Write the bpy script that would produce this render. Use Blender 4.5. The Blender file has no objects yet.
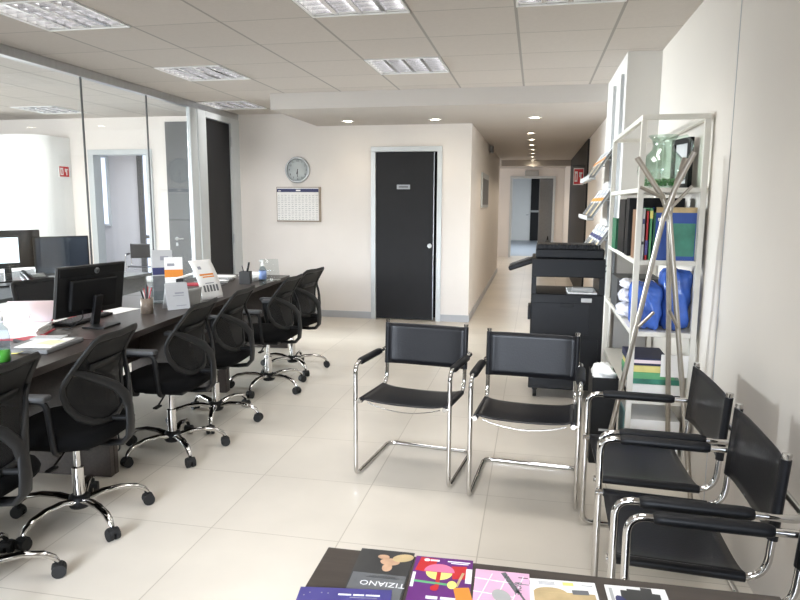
import bpy, bmesh, math, random
from mathutils import Vector, Matrix
random.seed(7)
C = bpy.context.scene.collection
sc = bpy.context.scene
R = math.radians

# ------------------------------------------------------------------ camera
cam_d = bpy.data.cameras.new('camera'); cam = bpy.data.objects.new('camera', cam_d); C.objects.link(cam)
cam_d.sensor_width = 36; cam_d.lens = 659.4 / 800 * 36; cam_d.clip_start = .05; cam_d.clip_end = 100
YAW, PIT, ROL = R(11.478), R(8.373), R(.312)
fw = Vector((-math.sin(YAW) * math.cos(PIT), math.cos(YAW) * math.cos(PIT), -math.sin(PIT)))
rt = Vector((math.cos(YAW), math.sin(YAW), 0)); up = rt.cross(fw)
r2 = rt * math.cos(ROL) + up * math.sin(ROL); u2 = up * math.cos(ROL) - rt * math.sin(ROL)
cam.matrix_world = Matrix(((r2.x, u2.x, -fw.x, 0), (r2.y, u2.y, -fw.y, 0), (r2.z, u2.z, -fw.z, 1.46), (0, 0, 0, 1)))
sc.camera = cam

# ------------------------------------------------------------------ world, daylight, exposure
w = bpy.data.worlds.new('sky'); sc.world = w; w.use_nodes = True
w.node_tree.nodes['Background'].inputs[0].default_value = (.80, .90, 1, 1)
w.node_tree.nodes['Background'].inputs[1].default_value = 1.2
vs = sc.view_settings
vs.view_transform = 'Standard'; vs.look = 'None'; vs.gamma = 1; vs.use_curve_mapping = False
vs.exposure = 1.05

def area(name, loc, rot, sx, sy, power, col=(1, 1, 1), spread=180):
    l = bpy.data.lights.new(name, 'AREA'); l.shape = 'RECTANGLE'; l.size = sx; l.size_y = sy; l.energy = power; l.color = col; l.spread = R(spread); l.spread = R(spread)
    o = bpy.data.objects.new(name, l); C.objects.link(o); o.location = loc; o.rotation_euler = rot; return o
# daylight through the windows behind the camera and of the neighbouring office, then added fills
area('window_daylight', (-1.45, -2.75, 1.65), (R(71), 0, 0), 4.0, 1.5, 36, (.80, .88, 1), 40)
area('office_daylight', (-6.1, -2.75, 1.65), (R(76), 0, 0), 3.6, 1.5, 110, (.96, .96, 1), 90)
area('office_side_daylight', (-8.7, 5.3, 1.6), (R(80), 0, R(-84)), 3.0, 1.5, 125, (.88, .93, 1), 46)
area('back_room_fill', (-6.0, 9.8, 2.5), (0, 0, 0), 1.5, 1.5, 60, (.93, .95, 1))  # added fill panel under the ceiling, shining down into the back room
area('bay_fill', (-2.85, 16.4, 1.6), (R(90), 0, R(-90)), 2.5, 1.6, 14, (.95, .96, 1))  # added fill to whiten the corridor end wall, the bay has no window
area('end_room_fill', (0, 21.5, 2.5), (0, 0, 0), 2, 4, 75, (.9, .96, 1))  # added fill facing down under the end room ceiling, no fitting there

# ------------------------------------------------------------------ helpers
def lin(c):
    c = c / 255
    return c / 12.92 if c <= .04045 else ((c + .055) / 1.055) ** 2.4
def L(*rgb): return tuple(lin(c) for c in rgb) + (1,)

def mat(name, rgb, rough=.5, metal=0, var=.06, scale=12, bump=0, stretch=None, spec=.5, emit=0, coat=0):
    m = bpy.data.materials.new(name); m.use_nodes = True; nt = m.node_tree; N = nt.nodes; K = nt.links
    b = N['Principled BSDF']
    b.inputs['Roughness'].default_value = rough; b.inputs['Metallic'].default_value = metal
    b.inputs['Specular IOR Level'].default_value = spec; b.inputs['Coat Weight'].default_value = coat
    tc = N.new('ShaderNodeTexCoord'); mp = N.new('ShaderNodeMapping'); nz = N.new('ShaderNodeTexNoise')
    K.new(tc.outputs['Object'], mp.inputs[0]); K.new(mp.outputs[0], nz.inputs['Vector'])
    if stretch: mp.inputs['Scale'].default_value = stretch
    nz.inputs['Scale'].default_value = scale; nz.inputs['Detail'].default_value = 4
    cr = N.new('ShaderNodeValToRGB'); K.new(nz.outputs[0], cr.inputs[0])
    base = L(*rgb)
    cr.color_ramp.elements[0].position = .3; cr.color_ramp.elements[1].position = .7
    cr.color_ramp.elements[0].color = tuple(max(0, c * (1 - var)) for c in base[:3]) + (1,)
    cr.color_ramp.elements[1].color = tuple(min(1, c * (1 + var)) for c in base[:3]) + (1,)
    K.new(cr.outputs[0], b.inputs['Base Color'])
    if bump:
        bp = N.new('ShaderNodeBump'); bp.inputs['Strength'].default_value = bump; bp.inputs['Distance'].default_value = .01
        K.new(nz.outputs[0], bp.inputs['Height']); K.new(bp.outputs[0], b.inputs['Normal'])
    if emit:
        K.new(cr.outputs[0], b.inputs['Emission Color']); b.inputs['Emission Strength'].default_value = emit
    return m

def glass_mat(name, rgb, rough=0, clear=.9, ior=1.5):
    """thin sheet glass: clear transmission with a fresnel reflection"""
    m = bpy.data.materials.new(name); m.use_nodes = True; nt = m.node_tree; N = nt.nodes; K = nt.links
    for n in list(N): N.remove(n)
    out = N.new('ShaderNodeOutputMaterial'); mx = N.new('ShaderNodeMixShader'); tr = N.new('ShaderNodeBsdfTransparent')
    gl = N.new('ShaderNodeBsdfGlossy'); lw = N.new('ShaderNodeLayerWeight'); lw.inputs[0].default_value = .5
    pw = N.new('ShaderNodeMath'); pw.operation = 'POWER'; pw.inputs[1].default_value = 5; K.new(lw.outputs['Facing'], pw.inputs[0])
    f0 = ((ior - 1) / (ior + 1)) ** 2
    fr = N.new('ShaderNodeMath'); fr.operation = 'MULTIPLY_ADD'; K.new(pw.outputs[0], fr.inputs[0]); fr.inputs[1].default_value = 1 - f0; fr.inputs[2].default_value = f0
    gl.inputs['Roughness'].default_value = rough
    tr.inputs[0].default_value = L(*rgb)
    K.new(fr.outputs[0], mx.inputs[0]); K.new(tr.outputs[0], mx.inputs[1]); K.new(gl.outputs[0], mx.inputs[2]); K.new(mx.outputs[0], out.inputs[0])
    return m

def mesh_mat(name, rgb, dens):
    """open-weave chair mesh"""
    m = mat(name, rgb, .8, 0, .2, 60); nt = m.node_tree; N = nt.nodes; K = nt.links
    out = N['Material Output']; mx = N.new('ShaderNodeMixShader'); tr = N.new('ShaderNodeBsdfTransparent'); mx.inputs[0].default_value = dens
    K.new(tr.outputs[0], mx.inputs[1]); K.new(N['Principled BSDF'].outputs[0], mx.inputs[2]); K.new(mx.outputs[0], out.inputs[0])
    return m

def grid_mat(name, rgb, joint, x0, y0, step, wx, wy, rough, var, scale, bump=0):
    """tiles in the X-Y plane of the object: joints at x0+k*step (width wx) and y0+k*step (width wy)"""
    m = mat(name, rgb, rough, 0, var, scale); nt = m.node_tree; N = nt.nodes; K = nt.links
    b = N['Principled BSDF']; col = b.inputs['Base Color'].links[0].from_socket
    tc = [n for n in N if n.type == 'TEX_COORD'][0]; sp = N.new('ShaderNodeSeparateXYZ'); K.new(tc.outputs['Object'], sp.inputs[0])
    def M(op, a, v):
        n = N.new('ShaderNodeMath'); n.operation = op
        K.new(a, n.inputs[0])
        if isinstance(v, (int, float)): n.inputs[1].default_value = v
        else: K.new(v, n.inputs[1])
        return n.outputs[0]
    res = []
    cells = []
    for ax, o, wd in ((0, x0, wx), (1, y0, wy)):
        t = M('DIVIDE', M('SUBTRACT', sp.outputs[ax], o - 60 * step), step)
        fl = N.new('ShaderNodeMath'); fl.operation = 'FLOOR'; K.new(t, fl.inputs[0]); cells.append(fl.outputs[0])
        d = M('PINGPONG', t, .5)
        res.append(M('LESS_THAN', d, wd / 2 / step))
    j = M('MAXIMUM', res[0], res[1])
    # every tile a little different
    cx = N.new('ShaderNodeCombineXYZ'); K.new(cells[0], cx.inputs[0]); K.new(cells[1], cx.inputs[1])
    wn = N.new('ShaderNodeTexWhiteNoise'); K.new(cx.outputs[0], wn.inputs[0])
    br = N.new('ShaderNodeHueSaturation'); K.new(col, br.inputs['Color'])
    K.new(M('ADD', M('MULTIPLY', wn.outputs[0], .05), .975), br.inputs['Value'])
    mx = N.new('ShaderNodeMix'); mx.data_type = 'RGBA'
    K.new(j, mx.inputs[0]); K.new(br.outputs[0], mx.inputs[6]); mx.inputs[7].default_value = L(*joint)
    K.new(mx.outputs[2], b.inputs['Base Color'])
    return m

class MB:
    def __init__(s): s.v = []; s.f = []; s.m = []; s.s = []
    def add(s, vs, fs, mi=0, smooth=False, M=None):
        o = len(s.v)
        s.v += [tuple(M @ Vector(p)) if M else tuple(p) for p in vs]
        for f in fs: s.f.append([i + o for i in f]); s.m.append(mi); s.s.append(smooth)
        return s
    def bm(s, b, mi=0, smooth=False, M=None):
        b.verts.index_update()
        s.add([v.co.copy() for v in b.verts], [[v.index for v in f.verts] for f in b.faces], mi, smooth, M); b.free(); return s
    def box(s, c, d, bev=0, mi=0, rot=(0, 0, 0), seg=2, M=None):
        b = bmesh.new(); bmesh.ops.create_cube(b, size=1)
        for v in b.verts: v.co = Vector((v.co.x * d[0], v.co.y * d[1], v.co.z * d[2]))
        if bev: bmesh.ops.bevel(b, geom=list(b.edges), offset=bev, segments=seg, affect='EDGES', profile=.5)
        from mathutils import Euler
        T = Matrix.Translation(c) @ Euler(rot).to_matrix().to_4x4()
        if M: T = M @ T
        return s.bm(b, mi, False, T)
    def mm(s, a, b, bev=0, mi=0):
        return s.box([(a[i] + b[i]) / 2 for i in range(3)], [abs(b[i] - a[i]) for i in range(3)], bev, mi)
    def sweep(s, pts, ra, rb=None, n=10, ref=None, closed=False, mi=0, M=None):
        pts = [Vector(p) for p in pts]; k = len(pts)
        ra = ra if isinstance(ra, (list, tuple)) else [ra] * k
        rb = ra if rb is None else (rb if isinstance(rb, (list, tuple)) else [rb] * k)
        vs = []; nprev = None
        for i, p in enumerate(pts):
            a = pts[(i - 1) % k] if (closed or i) else p; c = pts[(i + 1) % k] if (closed or i < k - 1) else p
            t = (c - a).normalized()
            q = Vector(ref) if ref is not None else (nprev if nprev is not None else (Vector((0, 0, 1)) if abs(t.z) < .9 else Vector((1, 0, 0))))
            nn = (q - t * q.dot(t))
            if nn.length < 1e-6: nn = t.orthogonal()
            nn.normalize(); nprev = nn; bb = t.cross(nn)
            for j in range(n):
                an = 2 * math.pi * j / n
                vs.append(p + bb * (math.cos(an) * ra[i]) + nn * (math.sin(an) * rb[i]))
        fs = []
        for i in range(k if closed else k - 1):
            i2 = (i + 1) % k
            for j in range(n):
                j2 = (j + 1) % n; fs.append([i * n + j, i * n + j2, i2 * n + j2, i2 * n + j])
        s.add(vs, fs, mi, True, M)
        if not closed: s.add(vs[:n], [list(range(n))[::-1]], mi, False, M); s.add(vs[-n:], [list(range(n))], mi, False, M)
        return s
    def cyl(s, a, b, r, r1=None, n=16, mi=0, M=None): return s.sweep([a, b], [r, r if r1 is None else r1], None, n, None, False, mi, M)
    def lathe(s, prof, c=(0, 0, 0), n=28, mi=0, M=None):
        vs = []; fs = []; k = len(prof)
        for i in range(n):
            a = 2 * math.pi * i / n
            vs += [(c[0] + r * math.cos(a), c[1] + r * math.sin(a), c[2] + z) for r, z in prof]
        for i in range(n):
            i2 = (i + 1) % n
            for j in range(k - 1): fs.append([i * k + j, i2 * k + j, i2 * k + j + 1, i * k + j + 1])
        return s.add(vs, fs, mi, True, M)
    def sheet(s, g, th, nrm=None, mi=0, smooth=True, M=None):
        """a solid sheet over a grid of points g[i][j], thickened along nrm (or the local normal)"""
        a, b = len(g), len(g[0]); g = [[Vector(p) for p in r] for r in g]
        def nv(i, j):
            if nrm is not None: return Vector(nrm)
            du = g[min(i + 1, a - 1)][j] - g[max(i - 1, 0)][j]; dv = g[i][min(j + 1, b - 1)] - g[i][max(j - 1, 0)]
            return du.cross(dv).normalized()
        vs = [g[i][j] + nv(i, j) * th / 2 for i in range(a) for j in range(b)] + [g[i][j] - nv(i, j) * th / 2 for i in range(a) for j in range(b)]
        o = a * b; fs = []; ed = []
        for i in range(a - 1):
            for j in range(b - 1):
                q = [i * b + j, (i + 1) * b + j, (i + 1) * b + j + 1, i * b + j + 1]
                fs.append(q); fs.append([x + o for x in q[::-1]])
        for i in range(a - 1):
            ed.append([i * b, i * b + o, (i + 1) * b + o, (i + 1) * b]); ed.append([i * b + b - 1, (i + 1) * b + b - 1, (i + 1) * b + b - 1 + o, i * b + b - 1 + o])
        for j in range(b - 1):
            ed.append([j, j + 1, j + 1 + o, j + o]); q = (a - 1) * b; ed.append([q + j, q + j + o, q + j + 1 + o, q + j + 1])
        s.add(vs, fs + ed, mi, smooth, M); return s
    def poly(s, pts, th, mi=0, M=None):
        """flat polygon in X-Y extruded down by th"""
        n = len(pts)
        vs = [(x, y, 0) for x, y in pts] + [(x, y, -th) for x, y in pts]
        fs = [list(range(n)), list(range(n, 2 * n))[::-1]] + [[i, i + n, (i + 1) % n + n, (i + 1) % n] for i in range(n)]
        return s.add(vs, fs, mi, False, M)
    def text(s, body, size, M, mi=0, align='CENTER', ext=.0004):
        cu = bpy.data.curves.new('lettering', 'FONT'); cu.body = body; cu.size = size; cu.align_x = align; cu.align_y = 'CENTER'; cu.extrude = ext; cu.resolution_u = 2
        ob = bpy.data.objects.new('lettering', cu)
        me = bpy.data.meshes.new_from_object(ob)
        s.add([v.co.copy() for v in me.vertices], [list(p.vertices) for p in me.polygons], mi, False, M)
        bpy.data.objects.remove(ob); bpy.data.meshes.remove(me); bpy.data.curves.remove(cu); return s
    def build(s, name, mats, parent=None, loc=(0, 0, 0), rz=0, shade=True):
        me = bpy.data.meshes.new(name); me.from_pydata(s.v, [], s.f); me.update()
        mats = mats if isinstance(mats, (list, tuple)) else [mats]
        for m in mats: me.materials.append(m)
        me.polygons.foreach_set('material_index', s.m); me.polygons.foreach_set('use_smooth', s.s)
        o = bpy.data.objects.new(name, me); C.objects.link(o); o.location = loc; o.rotation_euler = (0, 0, rz)
        if parent: o.parent = parent
        return o

def fil(pts, r, n=6, closed=False):
    """round the corners of a polyline"""
    pts = [Vector(p) for p in pts]; out = []; k = len(pts)
    for i, p in enumerate(pts):
        if not closed and i in (0, k - 1): out.append(p); continue
        a = (pts[i - 1] - p); b = (pts[(i + 1) % k] - p); la, lb = a.length, b.length; a.normalize(); b.normalize()
        ang = a.angle(b); d = min(r / math.tan(ang / 2), la * .49, lb * .49)
        p0, p1 = p + a * d, p + b * d
        for j in range(n + 1):
            t = j / n; out.append(p0 * (1 - t) ** 2 + p * 2 * t * (1 - t) + p1 * t * t)
    return out

def tag(o, label, cat, group=None):
    o['label'] = label; o['category'] = cat
    if group: o['group'] = group
    return o
def thing(name, label, cat, loc=(0, 0, 0), rz=0, group=None):
    o = bpy.data.objects.new(name, None); C.objects.link(o); o.empty_display_size = .05
    o.location = loc; o.rotation_euler = (0, 0, rz); return tag(o, label, cat, group)
def struct(o, label=None):
    o['kind'] = 'structure'
    if label: o['label'] = label
    return o
def dup(root, loc, rz, label, leg_turn=0):
    r = root.copy(); C.objects.link(r); r.location = loc; r.rotation_euler = (0, 0, rz); r['label'] = label
    for ch in list(root.children):
        c = ch.copy(); C.objects.link(c); c.parent = r
        if leg_turn and ch.name.startswith('leg'): c.rotation_euler.z += leg_turn
        for g in list(ch.children):
            d = g.copy(); C.objects.link(d); d.parent = c
    return r
def TR(loc, rz=0, rx=0, ry=0):
    return Matrix.Translation(loc) @ Matrix.Rotation(rz, 4, 'Z') @ Matrix.Rotation(ry, 4, 'Y') @ Matrix.Rotation(rx, 4, 'X')

# ------------------------------------------------------------------ materials
m_wall = mat('wall paint', (235, 229, 223), .75, 0, .015, 3)
m_wall_r = mat('wall panel paint', (212, 205, 196), .6, 0, .015, 2)
m_pillar = mat('pillar paint', (214, 211, 206), .6, 0, .012, 3)
m_white = mat('white paint', (240, 240, 238), .5, 0, .01, 5)
m_ceil = grid_mat('ceiling tiles', (202, 195, 188), (160, 156, 150), -.15, 3.97, .6, .018, .008, .85, .02, 40)
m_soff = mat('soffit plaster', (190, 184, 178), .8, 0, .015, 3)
m_floor = grid_mat('porcelain floor tiles', (208, 200, 187), (176, 167, 152), -.79, 3.18, .6, .005, .004, .28, .075, 1.7)
m_grey_floor = mat('grey vinyl floor', (150, 158, 168), .4, 0, .04, 3)
m_skirt = mat('grey skirting', (178, 180, 184), .45, 0, .03, 6)
m_alu = mat('brushed aluminium', (190, 192, 194), .32, .9, .05, 30, stretch=(1, 1, .05))
m_alu_pale = mat('pale grey door frame', (200, 204, 205), .4, .2, .02, 10)
m_chrome = mat('chrome', (205, 203, 200), .07, 1, .02, 20)
m_steel = mat('brushed steel', (176, 170, 160), .3, 1, .06, 60, stretch=(1, 1, .05))
m_leather = mat('black leather', (13, 14, 19), .36, 0, .18, 120, .06, None, .35)
m_pad = mat('black armrest pad', (12, 13, 16), .5, 0, .15, 80, 0, None, .3)
m_plastic = mat('black plastic', (14, 14, 15), .5, 0, .12, 40, 0, None, .3)
m_frame = mat('chair frame plastic', (28, 28, 28), .5, 0, .1, 40, 0, None, .3)
m_mesh = mesh_mat('black chair mesh', (9, 9, 10), .88)
m_fabric = mat('black seat fabric', (9, 9, 10), .95, 0, .25, 140, .1, None, .15)
m_rubber = mat('black rubber', (15, 15, 15), .7, 0, .15, 30)
m_desk = mat('dark wenge laminate', (58, 50, 46), .36, 0, .22, 6, stretch=(14, .9, 14))
m_table = mat('dark oak laminate', (66, 58, 52), .42, 0, .2, 5, stretch=(1, 14, 14))
m_door = mat('charcoal door laminate', (24, 24, 26), .55, 0, .06, 8, 0, None, .3)
m_door_g = mat('grey door laminate', (92, 94, 95), .5, 0, .04, 8)
m_gap_shade = mat('black gap shade', (6, 6, 6), .9, 0, .1, 8)  # darkness of the door gap put into the colour
m_glass = glass_mat('partition glass', (248, 250, 249))
m_acryl = glass_mat('clear acrylic', (245, 248, 248), 0, .9, 1.45)
m_jug = bpy.data.materials.new('blown glass'); m_jug.use_nodes = True
_b = m_jug.node_tree.nodes['Principled BSDF']; _b.inputs['Transmission Weight'].default_value = 1; _b.inputs['Roughness'].default_value = .02; _b.inputs['Base Color'].default_value = (.90, .96, .93, 1); _b.inputs['IOR'].default_value = 1.3
m_jugg = glass_mat('pale green glass', (236, 245, 240), .03, .9, 1.95)
m_green_st = mat('green glass stones', (60, 130, 60), .2, 0, .4, 90)
m_louv = mat('bright louvre aluminium', (222, 222, 224), .2, .8, .04, 20)
m_tube = mat('fluorescent tube', (248, 245, 246), .4, 0, .01, 5, emit=2.2)
m_down = mat('downlight lens', (255, 240, 212), .4, 0, .01, 5, emit=14)
m_paper = mat('white paper', (240, 239, 236), .7, 0, .02, 20)
m_paper_g = mat('grey paper', (190, 190, 190), .7, 0, .03, 20)
m_orange = mat('orange print', (226, 140, 50), .6, 0, .05, 20)
m_navy = mat('navy print', (50, 54, 98), .5, 0, .08, 20)
m_red = mat('red card', (188, 60, 72), .5, 0, .06, 20)
m_redsign = mat('red sign', (196, 40, 44), .45, 0, .04, 20)
m_pinkw = mat('pink page', (246, 226, 230), .6, 0, .03, 8)
m_paley = mat('pale yellow note', (240, 240, 200), .6, 0, .03, 20)
m_yellow = mat('yellow paper', (240, 228, 130), .6, 0, .04, 20)
m_greyp = mat('grey plastic', (120, 120, 120), .5, 0, .06, 20)
m_ltgrey = mat('light grey plastic', (176, 176, 174), .45, 0, .05, 20)
m_dgrey = mat('dark grey plastic', (70, 71, 72), .5, 0, .08, 20)
m_print = mat('copier black plastic', (12, 13, 16), .42, 0, .08, 30, 0, None, .3)
m_print2 = mat('copier dark grey plastic', (17, 18, 22), .45, 0, .08, 30, 0, None, .3)
m_screen = mat('switched off screen', (64, 72, 86), .16, 0, .05, 3)
m_lit = mat('lit screen', (216, 228, 238), .3, 0, .08, 14, emit=.9)
m_shelf = mat('white powder coat', (222, 219, 210), .4, 0, .02, 10)
m_blue = mat('blue cover', (40, 78, 158), .35, 0, .15, 9)
m_bluebag = mat('blue plastic film', (66, 104, 188), .25, 0, .3, 10, .4)
m_film = mat('crinkled clear film', (214, 214, 222), .18, 0, .16, 26, .6)
m_teal = mat('teal print', (60, 130, 110), .4, 0, .3, 12)
m_folder_g = mat('green folder', (100, 172, 120), .6, 0, .08, 14)
m_folder_y = mat('yellow folder', (222, 208, 130), .6, 0, .08, 14)
m_folder_n = mat('navy folder', (40, 44, 74), .55, 0, .1, 14)
m_bookg = mat('dark green cover', (30, 96, 66), .5, 0, .1, 14)
m_brown = mat('brown cover', (134, 104, 80), .5, 0, .1, 14)
m_bottle = glass_mat('clear bottle plastic', (228, 236, 240), .05, .9, 1.4)
m_label = mat('blue label', (128, 150, 196), .5, 0, .15, 20)
m_soapg = mat('green liquid', (90, 170, 60), .2, 0, .1, 10)
m_window = mat('bright window pane', (215, 226, 250), .3, 0, .04, 3, emit=.7)
m_lav = mat('lavender grey paint', (196, 194, 196), .7, 0, .02, 3)
m_purple = mat('purple print', (104, 38, 120), .4, 0, .1, 12)
m_indigo = mat('indigo print', (72, 66, 134), .35, 0, .12, 12)
m_pink = mat('pink print', (232, 180, 208), .45, 0, .07, 14)
m_pinkd = mat('rose print', (226, 120, 160), .45, 0, .06, 14)
m_skin = mat('pale print tone', (196, 158, 128), .5, 0, .2, 30)
m_tan = mat('tan print', (196, 172, 128), .5, 0, .15, 24)
m_darkp = mat('charcoal print', (58, 58, 58), .32, 0, .2, 10)
m_greyprint = mat('grey print', (104, 106, 108), .4, 0, .15, 16)
m_whiteink = mat('white ink', (238, 238, 240), .5, 0, .01, 10)
m_ink = mat('dark ink', (40, 40, 44), .6, 0, .1, 20)
m_greyink = mat('grey ink', (150, 150, 156), .6, 0, .1, 20)
m_bezel = mat('monitor bezel', (18, 18, 19), .38, 0, .1, 30)
m_logo = mat('logo grey', (150, 152, 154), .3, .6, .03, 30)
m_plate = mat('name plate metal', (136, 138, 140), .4, .5, .04, 40)
m_dial = mat('clock dial', (206, 212, 212), .12, 0, .1, 6)
m_calframe = mat('calendar frame', (150, 136, 120), .5, 0, .1, 20)
m_wood = mat('pale brown door', (190, 160, 126), .55, 0, .06, 6, stretch=(8, 8, .6))

# ------------------------------------------------------------------ the room shell
H, HS = 2.56, 2.40      # ceiling, soffit
struct(MB().mm((-9.2, -3, -.12), (2.2, 18.9, 0)).build('floor', m_floor))
struct(MB().mm((-3, 18.9, -.12), (4, 29, 0)).build('floor_end_room', m_grey_floor))
struct(MB().mm((-9.2, 8.17, 0), (-3.6, 12, .004)).build('floor_back_room', m_grey_floor))
XB = [-8.9] + [round(-.15 + .6 * k, 3) for k in range(-14, 2)] + [.86]
YB = [-2.9] + [round(3.97 + .6 * k, 3) for k in range(-11, 7)] + [8.06]
LAMPS = [(-3.15, 3.37), (-3.15, 5.17), (-3.75, 6.97), (-1.35, 3.37), (-1.35, 5.17), (-.15, 3.37), (-6.15, 6.97), (-1.35, 1.57), (-3.15, 1.57), (-.15, 1.57), (-1.35, -.23)]
cb = MB()
for i in range(len(XB) - 1):
    for j in range(len(YB) - 1):
        if any(abs(XB[i] - a) < .01 and abs(YB[j] - b) < .01 for a, b in LAMPS): continue
        cb.add([(XB[i], YB[j], H), (XB[i + 1], YB[j], H), (XB[i + 1], YB[j + 1], H), (XB[i], YB[j + 1], H)], [[3, 2, 1, 0]])
cb.mm((-9.2, -3, H + .12), (.98, 8.2, H + .2))
struct(cb.build('ceiling', m_ceil))
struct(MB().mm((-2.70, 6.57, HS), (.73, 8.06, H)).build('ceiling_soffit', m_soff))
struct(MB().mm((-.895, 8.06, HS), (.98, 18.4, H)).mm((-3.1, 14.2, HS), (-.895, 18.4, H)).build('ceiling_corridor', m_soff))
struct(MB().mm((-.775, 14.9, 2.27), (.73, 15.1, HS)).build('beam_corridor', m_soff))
struct(MB().mm((.86, -2.9, 0), (.98, 5.24, H)).mm((.8575, 3.30, .0), (.86, 3.304, H), 0, 1).build('wall_right', [m_wall_r, m_skirt]))
struct(MB().mm((.62, 5.24, 0), (.98, 6.6, H)).build('wall_pillar', m_pillar))
struct(MB().mm((.73, 6.6, 0), (.98, 18.4, HS)).build('wall_corridor_right', m_wall))
struct(MB().mm((-.895, 8.18, 0), (-.775, 14.3, HS)).build('wall_corridor_left', m_wall))
struct(MB().mm((.705, 10.05, .0), (.73, 14.85, 2.385)).build('door_6', m_door), 'tall dark door leaf standing along the corridor wall')
# back wall with the openings of door_1 and door_4
bw = MB()
def hole_wall(b, x0, x1, y0, y1, top, holes):
    x = x0
    for a, c, z in holes:
        b.mm((x, y0, 0), (a, y1, top)); b.mm((a, y0, z), (c, y1, top)); x = c
    b.mm((x, y0, 0), (x1, y1, top))
hole_wall(bw, -9.0, -.775, 8.06, 8.18, H, [(-5.86, -5.06, 2.08), (-1.975, -1.155, 2.105)])
struct(bw.build('wall_back', m_wall))
struct(MB().mm((-2.2, 8.3, 0), (-1.0, 8.34, 2.3)).build('wall_gap_shade', m_gap_shade))  # black sheet, its colour stands in for the shade behind the ajar door
struct(MB().mm((-3.70, 8.045, 0), (-2.007, 8.06, .085), .002).mm((-1.122, 8.045, 0), (-.775, 8.06, .085), .002).build('baseboard_back', m_skirt))
struct(MB().mm((-.775, 8.06, 0), (-.763, 14.3, .085), .002).build('baseboard_corridor', m_skirt))
# outer walls with window openings
for nm, (wx0, wx1) in (('wall_front', (-3.45, .55)), ('wall_front_office', (-7.9, -4.3))):
    x0, x1 = (-3.78, .98) if nm == 'wall_front' else (-9.0, -3.78)
    struct(MB().mm((x0, -2.62, 0), (wx0, -2.5, H)).mm((wx1, -2.62, 0), (x1, -2.5, H)).mm((wx0, -2.62, 0), (wx1, -2.5, .88)).mm((wx0, -2.62, 2.42), (wx1, -2.5, H)).build(nm, m_wall))
    f = MB()
    for k in range(5):
        x = wx0 + (wx1 - wx0) * k / 4; f.mm((x - .03, -2.59, .88), (x + .03, -2.52, 2.42))
    f.mm((wx0, -2.59, .88), (wx1, -2.52, .94)).mm((wx0, -2.59, 2.36), (wx1, -2.52, 2.42))
    struct(f.build('window_%d' % (1 if nm == 'wall_front' else 2), m_alu_pale))
struct(MB().mm((-8.62, -2.5, 0), (-8.5, 2.3, H)).mm((-8.62, 6.9, 0), (-8.5, 8.06, H)).mm((-8.62, 2.3, 0), (-8.5, 6.9, .85)).mm((-8.62, 2.3, 2.42), (-8.5, 6.9, H)).build('wall_left', m_wall))
# rounded low wall in the neighbouring office
pl = [(-8.5, 7.45), (-6.45, 7.45)] + [(-6.45 + .24 * math.sin(R(a)), 7.69 - .24 * math.cos(R(a))) for a in range(10, 91, 10)] + [(-6.21, 8.06), (-8.5, 8.06)]
struct(MB().poly(pl, 2.3, 0, Matrix.Translation((0, 0, 2.3))).build('wall_rounded', m_white))

# door 1: the dark door in the back wall
d = MB().mm((-2.007, 8.03, 0), (-1.948, 8.10, 2.0775), .003).mm((-1.181, 8.03, 0), (-1.122, 8.10, 2.0775), .003).mm((-2.007, 8.03, 2.078), (-1.122, 8.10, 2.14), .003).build('door_1', m_alu_pale)
struct(d, 'grey frame round the dark door in the back wall')
lf = MB().mm((-1.946, 8.055, .012), (-1.222, 8.095, 2.072), .002).mm((-1.2245, 8.052, .012), (-1.219, 8.095, 2.072), 0, 1).build('door_leaf', [m_door, m_alu], d)
kb = MB(); kb.cyl((-1.262, 8.055, .94), (-1.262, 8.02, .94), .012); kb.cyl((-1.262, 8.022, .94), (-1.262, 8.005, .94), .028, .026, 20); kb.build('handle', m_alu_pale, d)
pt = MB().box((-1.60, 8.052, 1.655), (.165, .006, .055), .001).box((-1.60, 8.0487, 1.655), (.115, .0012, .016), 0, 1); pt.build('name_plate', [m_plate, m_dgrey], d)
# door 3: tall grey door leaf on the back wall of the neighbouring office
d3 = struct(MB().mm((-4.77, 8.03, .01), (-3.835, 8.06, 2.487), .002).build('door_3', m_door_g), 'tall grey door seen behind the glass partition')
hd = MB().cyl((-4.66, 8.03, .975), (-4.66, 7.99, .975), .011); hd.sweep(fil([(-4.66, 7.985, .975), (-4.54, 7.985, .975)], .01), .01); hd.cyl((-4.66, 8.03, .975), (-4.66, 8.022, .975), .024); hd.box((-4.66, 8.025, .90), (.03, .008, .045), .003); hd.build('handle', m_alu, d3)
# doorway 4
d4 = struct(MB().mm((-5.93, 8.03, 0), (-5.85, 8.2, 2.0745), .003).mm((-5.07, 8.03, 0), (-4.99, 8.2, 2.0745), .003).mm((-5.93, 8.03, 2.075), (-4.99, 8.2, 2.145), .004).build('door_4', m_alu_pale), 'pale framed open doorway behind the glass partition')
struct(MB().mm((-9.0, 11.2, 0), (-3.6, 11.3, H)).build('wall_back_room', m_lav))
struct(MB().mm((-8.35, 8.18, 0), (-8.25, 11.2, H)).mm((-3.7, 8.18, 0), (-3.6, 11.2, H)).build('wall_back_room_sides', m_lav))
struct(MB().mm((-9, 8.18, H), (-3.2, 11.3, H + .1)).build('ceiling_back_room', m_soff))
w3 = struct(MB().mm((-7.22, 11.14, .05), (-7.11, 11.2, 2.4)).mm((-7.11, 11.14, 2.3), (-6.18, 11.2, 2.4)).mm((-7.11, 11.14, .78), (-6.18, 11.2, .84)).mm((-6.18, 11.14, .05), (-6.1, 11.2, 2.4)).build('window_3', m_dgrey))
MB().mm((-7.11, 11.175, .05), (-6.18, 11.185, 2.3)).build('pane', m_window, w3)
w4 = struct(MB().mm((-8.12, 11.16, 1.0), (-7.84, 11.2, 2.3)).build('window_4', m_alu_pale))
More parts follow.
